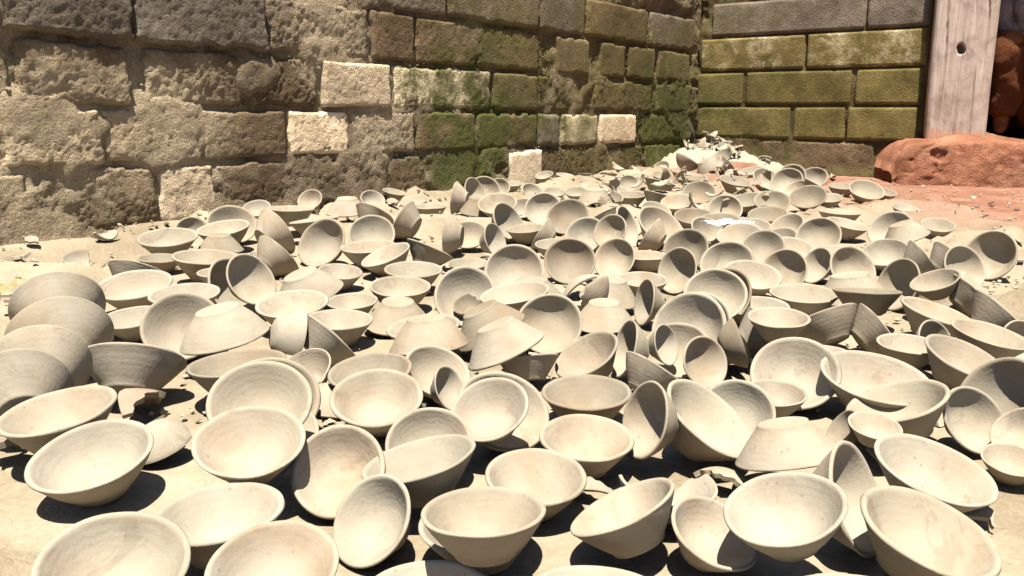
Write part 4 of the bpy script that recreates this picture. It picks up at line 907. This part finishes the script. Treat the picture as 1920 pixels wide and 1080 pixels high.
# ------------------------------------------------------------------ clay bowls
def profile(h, base, flare, rimk):
    out = [(0, .012), (.14, .010), (.215, .0), (.238, .004), (.245, .03), (.262, .06), (.300, .115), (.347, .185), (.395, .262), (.438, .335), (.474, .40), (.491, .432), (.499, .446)]
    rim = [(.502, .458), (.497, .469), (.486, .474), (.470, .470), (.458, .458)]
    inn = [(.447, .440), (.428, .405), (.392, .342), (.344, .268), (.288, .200), (.228, .150), (.16, .115), (.08, .098), (0, .094)]
    res = []
    for k, (r, z) in enumerate(out + rim + inn):
        t = z / .474
        rr = r * (base + (1 - base) * min(1, t * 1.15)) if k < len(out) else r
        rr = rr + flare * math.sin(math.pi * min(1, t)) * min(1, r / 0.3)
        if k < len(out) and t > 0.86: rr += rimk * 0.008          # some rims have a rolled lip
        res.append((rr, z * h))
    return res
def bowl_mesh(name, seed, seg=56):
    rs = random.Random(seed)
    pr = profile(rs.uniform(0.74, 0.98), rs.uniform(0.90, 1.08), rs.uniform(-0.016, 0.022), rs.choice((0, 0, 1)))
    a2, p2, a3, p3 = rs.choice((0.008, 0.015, 0.025, 0.045)), rs.uniform(0, 6.28), rs.uniform(0.002, 0.012), rs.uniform(0, 6.28)
    zw, zp = rs.uniform(0.003, 0.018), rs.uniform(0, 6.28)
    chips = [(rs.uniform(0, 6.28), rs.uniform(0.10, 0.24), rs.uniform(0.008, 0.026)) for _ in range(rs.choice((0, 0, 1, 2)))]
    V, F = [], []
    n = len(pr)
    for i in range(seg):
        th = 2 * math.pi * i / seg
        for j, (r, z) in enumerate(pr):
            if j in (0, n - 1): continue
            t = max(0, min(1, z / .45))
            k = 1 + t * (a2 * math.cos(2 * th + p2) + a3 * math.cos(3 * th + p3)) + 0.004 * math.sin(7 * th + j * 1.7 + seed)
            dz = t * t * zw * math.cos(th + zp) + 0.0025 * t * math.sin(5 * th + seed)
            for (c, wd, dp) in chips:
                d = abs((th - c + math.pi) % (2 * math.pi) - math.pi)
                if d < wd and t > 0.85:
                    dz -= dp * (1 - (d / wd) ** 2) * (0.7 + 0.3 * math.sin(d * 60))
            V.append((r * k * math.cos(th), r * k * math.sin(th), z + dz))
    m = n - 2
    for i in range(seg):
        i2 = (i + 1) % seg
        for j in range(m - 1):
            F.append((i * m + j, i2 * m + j, i2 * m + j + 1, i * m + j + 1))
    b, c = len(V), len(V) + 1
    V += [(0, 0, pr[0][1]), (0, 0, pr[-1][1])]
    for i in range(seg):
        i2 = (i + 1) % seg
        F.append((b, i2 * m, i * m)); F.append((c, i * m + m - 1, i2 * m + m - 1))
    me = bpy.data.meshes.new(name); me.from_pydata(V, [], F); me.update(); me.shade_smooth(); me.materials.append(CLAY)
    return me
MIDC = [(.0, .037), (.10, .039), (.19, .045), (.235, .068), (.27, .10), (.315, .142), (.36, .192), (.395, .24), (.425, .285), (.45, .33), (.468, .365), (.482, .40)]
def mid_at(t):
    x = max(0.0, min(1.0, t)) * (len(MIDC) - 1)
    j = min(int(x), len(MIDC) - 2); f = x - j
    (r0, z0), (r1, z1) = MIDC[j], MIDC[j + 1]
    l = math.hypot(r1 - r0, z1 - z0)
    return r0 + (r1 - r0) * f, z0 + (z1 - z0) * f, (r1 - r0) / l, (z1 - z0) / l
def patch_mesh(name, ths, tlo, thi, closed, nt=12, thick=0.046, warp=0.0):
    # a piece of bowl wall: angle range, with its lower and upper broken edge as functions of the angle
    V, F = [], []
    n = len(ths)
    for i, th in enumerate(ths):
        a, b = tlo(th), thi(th)
        for j in range(nt):
            r, z, tx, tz = mid_at(a + (b - a) * j / (nt - 1))
            w = 1 + warp * math.sin(2 * th + 1.0)
            h = thick / 2 * (0.6 if (j == nt - 1 and b > 0.97) else 1.0)
            for sg in (1, -1):
                rr = max(0.0005, r + sg * tz * h) * w
                V.append((rr * math.cos(th), rr * math.sin(th), z - sg * tx * h))
    vid = lambda i, j, sd: ((i % n) * nt + j) * 2 + sd
    last = n if closed else n - 1
    for i in range(last):
        for j in range(nt - 1):
            F.append((vid(i, j, 0), vid(i + 1, j, 0), vid(i + 1, j + 1, 0), vid(i, j + 1, 0)))
            F.append((vid(i, j, 1), vid(i, j + 1, 1), vid(i + 1, j + 1, 1), vid(i + 1, j, 1)))
        F.append((vid(i, nt - 1, 0), vid(i + 1, nt - 1, 0), vid(i + 1, nt - 1, 1), vid(i, nt - 1, 1)))
        F.append((vid(i + 1, 0, 0), vid(i, 0, 0), vid(i, 0, 1), vid(i + 1, 0, 1)))
    if not closed:
        for j in range(nt - 1):
            F.append((vid(0, j, 0), vid(0, j + 1, 0), vid(0, j + 1, 1), vid(0, j, 1)))
            F.append((vid(n - 1, j + 1, 0), vid(n - 1, j, 0), vid(n - 1, j, 1), vid(n - 1, j + 1, 1)))
    me = bpy.data.meshes.new(name); me.from_pydata(V, [], F); me.update(); me.shade_smooth(); me.set_sharp_from_angle(angle=0.7)
    me.materials.append(CLAY)
    return me
def broken_bowl(seed, width, lim):
    rs = random.Random(seed); ph = [rs.uniform(0, 6.28) for _ in range(4)]
    def thi(th):
        d = abs((th - 1.0 + math.pi) % (2 * math.pi) - math.pi)
        k = max(0.0, min(1.0, (width / 2 - d) / 0.5 + 0.15 * math.sin(th * 13 + ph[0])))
        return 1.0 - k * (1.0 - lim) + k * (0.07 * math.sin(th * 7 + ph[1]) + 0.03 * math.sin(th * 23 + ph[2]))
    return patch_mesh("broken_bowl_shape", [2 * math.pi * i / 72 for i in range(72)], lambda th: 0.0, thi, True, 13, warp=0.012)
WHOLE = [bowl_mesh("clay_bowl_shape", s) for s in range(20)]
BROKE = [broken_bowl(s, w, tm) for s, (w, tm) in enumerate(((2.2, 0.42), (1.4, 0.6), (2.8, 0.35), (1.8, 0.5)))]
for i, (x, y, z, qw, qx, qy, qz, D, low, kind, label) in enumerate(BOWLS):
    me = WHOLE[(i * 5 + 3) % len(WHOLE)] if kind == 'w' else BROKE[i % len(BROKE)]
    o = link_mesh("clay_bowl" if kind == 'w' else "broken_bowl", me)
    o.rotation_mode = 'QUATERNION'
    o.rotation_quaternion = (qw, qx, qy, qz)
    o.location = (x, y, z)
    o.scale = (D, D, D)
    tag(o, label, "bowl", "unfired clay bowls heaped to dry")

# ------------------------------------------------------------------ shards of broken bowls
def shard_mesh(seed):
    rs = random.Random(100 + seed)
    a, t0, t1 = rs.uniform(0.5, 0.95), rs.uniform(0.30, 0.48), rs.choice((0.85, 1.0, 1.0))
    ph, sk = rs.uniform(0, 6.28), rs.uniform(-0.35, 0.35)
    n = 22
    ths = [math.pi + a * (2 * i / (n - 1) - 1) for i in range(n)]
    def q(th): return (th - math.pi) / a
    lo = lambda th: t0 + 0.34 * abs(q(th) - sk) ** 1.4 + 0.035 * math.sin(th * 17 + ph)
    hi = lambda th: max(lo(th) + 0.04, t1 - (0 if t1 == 1.0 else 0.10 * math.sin(th * 6 + ph) + 0.2 * q(th) ** 2))
    return patch_mesh("shard_shape", ths, lo, hi, False, 8, 0.056)
SHARDS = [shard_mesh(s) for s in range(8)]
def put_shard(p, D, rot, me, label, group):
    cx = sum((v.co for v in me.vertices), Vector()) / len(me.vertices)
    o = link_mesh("clay_shard", me)
    R = rot.to_matrix()
    o.rotation_mode = 'QUATERNION'; o.rotation_quaternion = rot
    off = R @ (cx * D)
    lowest = min((R @ (v.co * D)).z for v in me.vertices)
    o.location = (p[0] - off.x, p[1] - off.y, p[2] - lowest)
    o.scale = (D, D, D)
    tag(o, label, "shard", group)
    return o
def gheight(x, y):
    return float(mound(np.array([x]), np.array([y]))[0])
def rquat(rs, flat=0.5):
    # shard wall (at theta = pi) laid roughly flat, either face up, then turned
    q = Quaternion((0, 1, 0), math.radians(-52 + rs.gauss(0, 28 * flat)))
    if rs.random() < 0.5:
        q = Quaternion((1, 0, 0), math.pi) @ q
    return Quaternion((0, 0, 1), rs.uniform(0, 6.28)) @ Quaternion((1, 0, 0), rs.gauss(0, 0.5 * flat)) @ q
rs = random.Random(11)
SH = [
    (-0.936, 1.943, 0.0, 0.1, 0.5, 'flat pale shard at the foot of the mud wall, behind the left stack'),
    (-0.882, 1.791, 0.0, 0.07, 0.5, 'small shard beside the nested bowls at the far left'),
    (-1.025, 1.750, 0.0, 0.11, 0.7, 'jagged shard at the left edge of the heap, behind the nested bowls'),
    (-1.047, 1.835, 0.0, 0.09, 0.9, 'upright shard at the left edge, just behind the nested bowls'),
    (-0.415, 0.900, 0.0, 0.12, 0.3, 'flat rim shard lying between the two lowest bowls at the left front'),
    (-0.215, 0.925, 0.0, 0.1, 0.3, 'flat shard in the gap right of the dark nested bowls'),
    (-0.381, 2.700, 0.0, 0.08, 1.2, 'pointed shard sticking up below the mud wall'),
    (-0.354, 2.798, 0.0, 0.06, 1.2, 'thin shard sticking up beside the pointed one below the wall'),
    (0.121, 1.507, 0.0, 0.11, 1.2, 'pointed triangular shard standing in the middle of the heap'),
    (0.258, 2.700, 0.0, 0.09, 1.4, 'upright shard in the far middle of the heap, leftmost of three'),
    (0.287, 2.660, 0.0, 0.09, 1.4, 'upright shard in the far middle of the heap, second of three'),
    (0.331, 2.660, 0.0, 0.09, 1.4, 'upright shard in the far middle of the heap, rightmost of three'),
    (0.328, 2.183, 0.0, 0.1, 1.2, 'pale shard leaning in the far middle beside the wide tilted bowl'),
    (0.301, 1.088, 0.0, 0.12, 1.0, 'brown shaded shard wedged beside the round mouthed bowl on the right'),
    (1.269, 3.120, 0.0, 0.07, 0.3, 'small shard on the red soil in front of the plinth'),
    (1.104, 2.888, 0.0, 0.09, 0.3, 'flat shard at the edge of the red soil'),
    (0.724, 1.529, 0.0, 0.07, 0.4, 'small white shard under the dark mouthed bowl on the right'),
    (0.362, 0.779, 0.0, 0.08, 0.4, 'small bright shard beside the large bowl at the right front'),
    (0.388, 0.671, 0.0, 0.09, 0.8, 'shard poking out behind the lowest right bowl'),
    (0.066, 0.701, 0.0, 0.06, 0.3, 'yellowish flat shard on the floor at the front centre'),
    (0.000, 0.652, 0.0, 0.05, 0.3, 'small flat shard at the very front of the heap'),
    (0.193, 0.717, 0.0, 0.08, 0.3, 'flat cracked shard on the floor at the front right'),
    (-0.197, 0.734, 0.0, 0.05, 0.4, 'tiny shard wedged between the front left bowls'),
    (-0.209, 1.349, 0.0, 0.06, 0.3, 'shard on the bare floor patch in the middle left'),
    (0.359, 3.594, 0.0, 0.09, 0.3, 'shard lying on the pale floor near the mud wall'),
    (0.479, 3.847, 0.0, 0.09, 0.4, 'second shard on the pale floor near the mud wall'),
    (0.592, 4.137, 0.0, 0.1, 0.4, 'shard on the pale floor close to the broken heap'),
    (0.284, 3.372, 0.0, 0.08, 0.4, 'shard on the pale floor left of the others near the wall'),
    (0.695, 3.175, 0.0, 0.1, 0.6, 'bright shard in the far heap in front of the crumbled pile'),
    (0.790, 3.372, 0.0, 0.1, 0.6, 'shard at the far right of the bright scatter before the pile'),
    (1.065, 3.716, 0.0, 0.09, 0.6, 'shard beside the nested rims at the far right'),
    (1.390, 3.716, 0.0, 0.08, 0.5, 'pale shard between the nested rims and the plinth'),
    (-0.495, 0.789, 0.0, 0.12, 0.2, 'flat pale shard on the floor at the left edge'),
]
for (x, y, z, D, flat, label) in SH:
    put_shard((x, y, z + gheight(x, y)), D, rquat(rs, flat), SHARDS[rs.randrange(8)], label, "clay shards among the bowls")
for k in range(46):
    y = rs.uniform(2.55, 3.9)
    x = rs.uniform(0.10, 0.30) * y
    put_shard((x, y, gheight(x, y) + rs.uniform(0.0, 0.055)), rs.uniform(0.08, 0.115), rquat(rs, 1.2), SHARDS[rs.randrange(8)],
              "bright shard in the clutter of broken bowls in front of the crumbled heap", "shards in the far clutter")
# the broken heap against the wall corner
HC = (1.053, 4.585)
for k in range(120):
    r, a = abs(rs.gauss(0, 0.5)), rs.uniform(0, 6.28)
    r = min(r, 1.25)
    x, y = HC[0] + 0.36 * r * math.cos(a), HC[1] + 0.24 * r * math.sin(a)
    if (np.array([x, y, 0]) - LA) @ LN < 0.07 or (np.array([x, y, 0]) - CB) @ RN < 0.07: continue
    z = max(0, 0.17 * (1 - r / 1.2)) * rs.uniform(0.55, 1.0)
    put_shard((x, y, z), rs.uniform(0.09, 0.13), rquat(rs, 1.3), SHARDS[rs.randrange(8)],
              "pale shard in the crumbled heap of broken bowls by the wall corner", "shards in the broken heap")
def lump(name, c, r, h, mat, seed, nu=40, nv=20):
    V = []
    for i in range(nu):
        th = 2 * math.pi * i / nu
        for j in range(nv):
            t = j / (nv - 1)
            V.append((r[0] * t * math.cos(th), r[1] * t * math.sin(th), h * math.cos(t * math.pi / 2) ** 1.2))
    V = np.array(V); V = V + 0.35 * h * fbm(V * 22, 4, seed)[:, None] * np.array([0.5, 0.5, 1.0])
    F = [(i * nv + j, i * nv + j + 1, ((i + 1) % nu) * nv + j + 1, ((i + 1) % nu) * nv + j) for i in range(nu) for j in range(nv - 1)]
    F = [f[::-1] for f in F]
    o = mesh_obj(name, V, F, mat)
    o.location = c
    return o
tag(lump("clay_crumbs", (HC[0], HC[1], -0.02), (0.48, 0.32), 0.15, CLAY, 3), "bed of crumbled clay under the broken heap by the wall corner", "crumbs", kind="stuff")

# crumbs and clods strewn over the floor
def crumbs(name, n, area, size, mat, label, seed):
    r2 = random.Random(seed); V, F = [], []
    xy = np.array([area(r2) for _ in range(n)]); gz = mound(xy[:, 0], xy[:, 1])
    for (x, y), g0 in zip(xy, gz):
        s = size * r2.uniform(0.35, 1.0) ** 1.5
        z = g0 + s * 0.2
        o = len(V)
        for (a, b, c) in ((1, 0, 0), (-1, 0, 0), (0, 1, 0), (0, -1, 0), (0, 0, 1), (0, 0, -1)):
            k = s * r2.uniform(0.6, 1.2)
            V.append((x + a * k + r2.gauss(0, s * .2), y + b * k + r2.gauss(0, s * .2), z + c * k * 0.7))
        for f in ((0, 2, 4), (2, 1, 4), (1, 3, 4), (3, 0, 4), (2, 0, 5), (1, 2, 5), (3, 1, 5), (0, 3, 5)):
            F.append(tuple(o + q for q in f))
    return tag(mesh_obj(name, V, F, mat, smooth=False), label, "crumbs", kind="stuff")
def along_left(r2):
    u, w = r2.uniform(-0.1, 3.5), 0.05 + abs(r2.gauss(0, 0.08))
    p = LA + LD * u + LN * w
    return p[0], p[1]
crumbs("wall_crumbs", 320, along_left, 0.010, M_MORTAR, "crumbled mortar bits along the foot of the mud brick wall", 5)
crumbs("floor_crumbs", 2400, lambda q: (lambda y: (q.uniform(-0.62, 0.66) * y, y))(q.uniform(0.85, 3.6)), 0.0065, CLAY, "tiny clay crumbs strewn over the dusty floor", 6)

def chips(name, n, area, size, mat, label, seed):
    r2 = random.Random(seed); V, F = [], []
    xy = np.array([area(r2) for _ in range(n)]); gz = mound(xy[:, 0], xy[:, 1])
    for (x, y), g0 in zip(xy, gz):
        s = size * r2.uniform(0.3, 1.0); a = r2.uniform(0, 6.28); k = r2.choice((3, 4, 5))
        z = g0 + 0.001; tx, ty = r2.gauss(0, 0.25), r2.gauss(0, 0.25); h = r2.uniform(0.0025, 0.0045)
        o = len(V)
        ring = [(s * r2.uniform(0.6, 1.1) * math.cos(a + 6.283 * i / k), s * r2.uniform(0.6, 1.1) * math.sin(a + 6.283 * i / k)) for i in range(k)]
        lift = max(-(dx * tx + dy * ty) for dx, dy in ring)
        for q in (0, h):
            V.extend((x + dx, y + dy, z + lift + dx * tx + dy * ty + q) for dx, dy in ring)
        F.append(tuple(o + k + i for i in range(k))); F.append(tuple(o + i for i in range(k - 1, -1, -1)))
        for i in range(k):
            F.append((o + i, o + (i + 1) % k, o + k + (i + 1) % k, o + k + i))
    return tag(mesh_obj(name, V, F, mat, smooth=False), label, "sherds", kind="stuff")
chips("sherd_chips", 420, lambda q: (lambda y: (q.uniform(-0.62, 0.66) * y, y))(q.uniform(0.8, 4.0)), 0.013, CLAY, "small flat sherds of broken clay strewn between the bowls", 16)

# white scrap of paper and a wrapper at the left
def sheet(name, c, sx, sy, amp, mat, seed, rz=0.0, n=18):
    u = np.linspace(-1, 1, n)
    U, W = np.meshgrid(u, u, indexing='ij')
    p = np.stack([U * 1.6, W * 1.6, np.full_like(U, seed)], -1)
    Z = amp * (0.8 + fbm(p, 3, seed) * 1.2) + 0.002
    X = np.stack([U * sx * (1 + 0.15 * fbm(p + 9, 2, seed)), W * sy * (1 + 0.15 * fbm(p + 5, 2, seed)), Z], -1).reshape(-1, 3)
    o = mesh_obj(name, X, grid_faces(n, n), mat)
    sm = o.modifiers.new("thickness", 'SOLIDIFY'); sm.thickness = 0.0006
    o.location = c; o.rotation_euler = (0, 0, rz)
    return o
M_PAPER = flat_material("white_paper", (0.62, 0.62, 0.60), (0.70, 0.70, 0.68), 40, 0.7, 0.1)
M_WRAP = flat_material("pale_green_plastic", (0.15, 0.17, 0.125), (0.24, 0.25, 0.19), 25, 0.3, 0.6)
M_WRAPY = flat_material("yellow_plastic", (0.19, 0.155, 0.075), (0.23, 0.195, 0.10), 25, 0.3, 0.6)
tag(sheet("paper_scrap", (0.514, 2.030, gheight(0.514, 2.030) + 0.06), 0.05, 0.04, 0.010, M_PAPER, 4, 0.5), "crumpled white paper scrap on the bowls in the far right heap", "paper")
tag(sheet("plastic_wrapper", (-1.085, 1.791, 0.004), 0.05, 0.035, 0.016, M_WRAP, 7, 0.8), "pale green plastic wrapper at the left edge, nearest the wall", "wrapper")
tag(sheet("plastic_wrapper", (-0.925, 1.507, 0.004), 0.05, 0.045, 0.018, M_WRAPY, 9, 0.3), "yellowish plastic wrapper at the left edge beside the nested bowls", "wrapper")
tag(sheet("plastic_wrapper", (-0.815, 1.314, 0.004), 0.04, 0.03, 0.014, M_WRAP, 12, 1.1), "small greenish plastic scrap at the left edge, nearest the viewer", "wrapper")
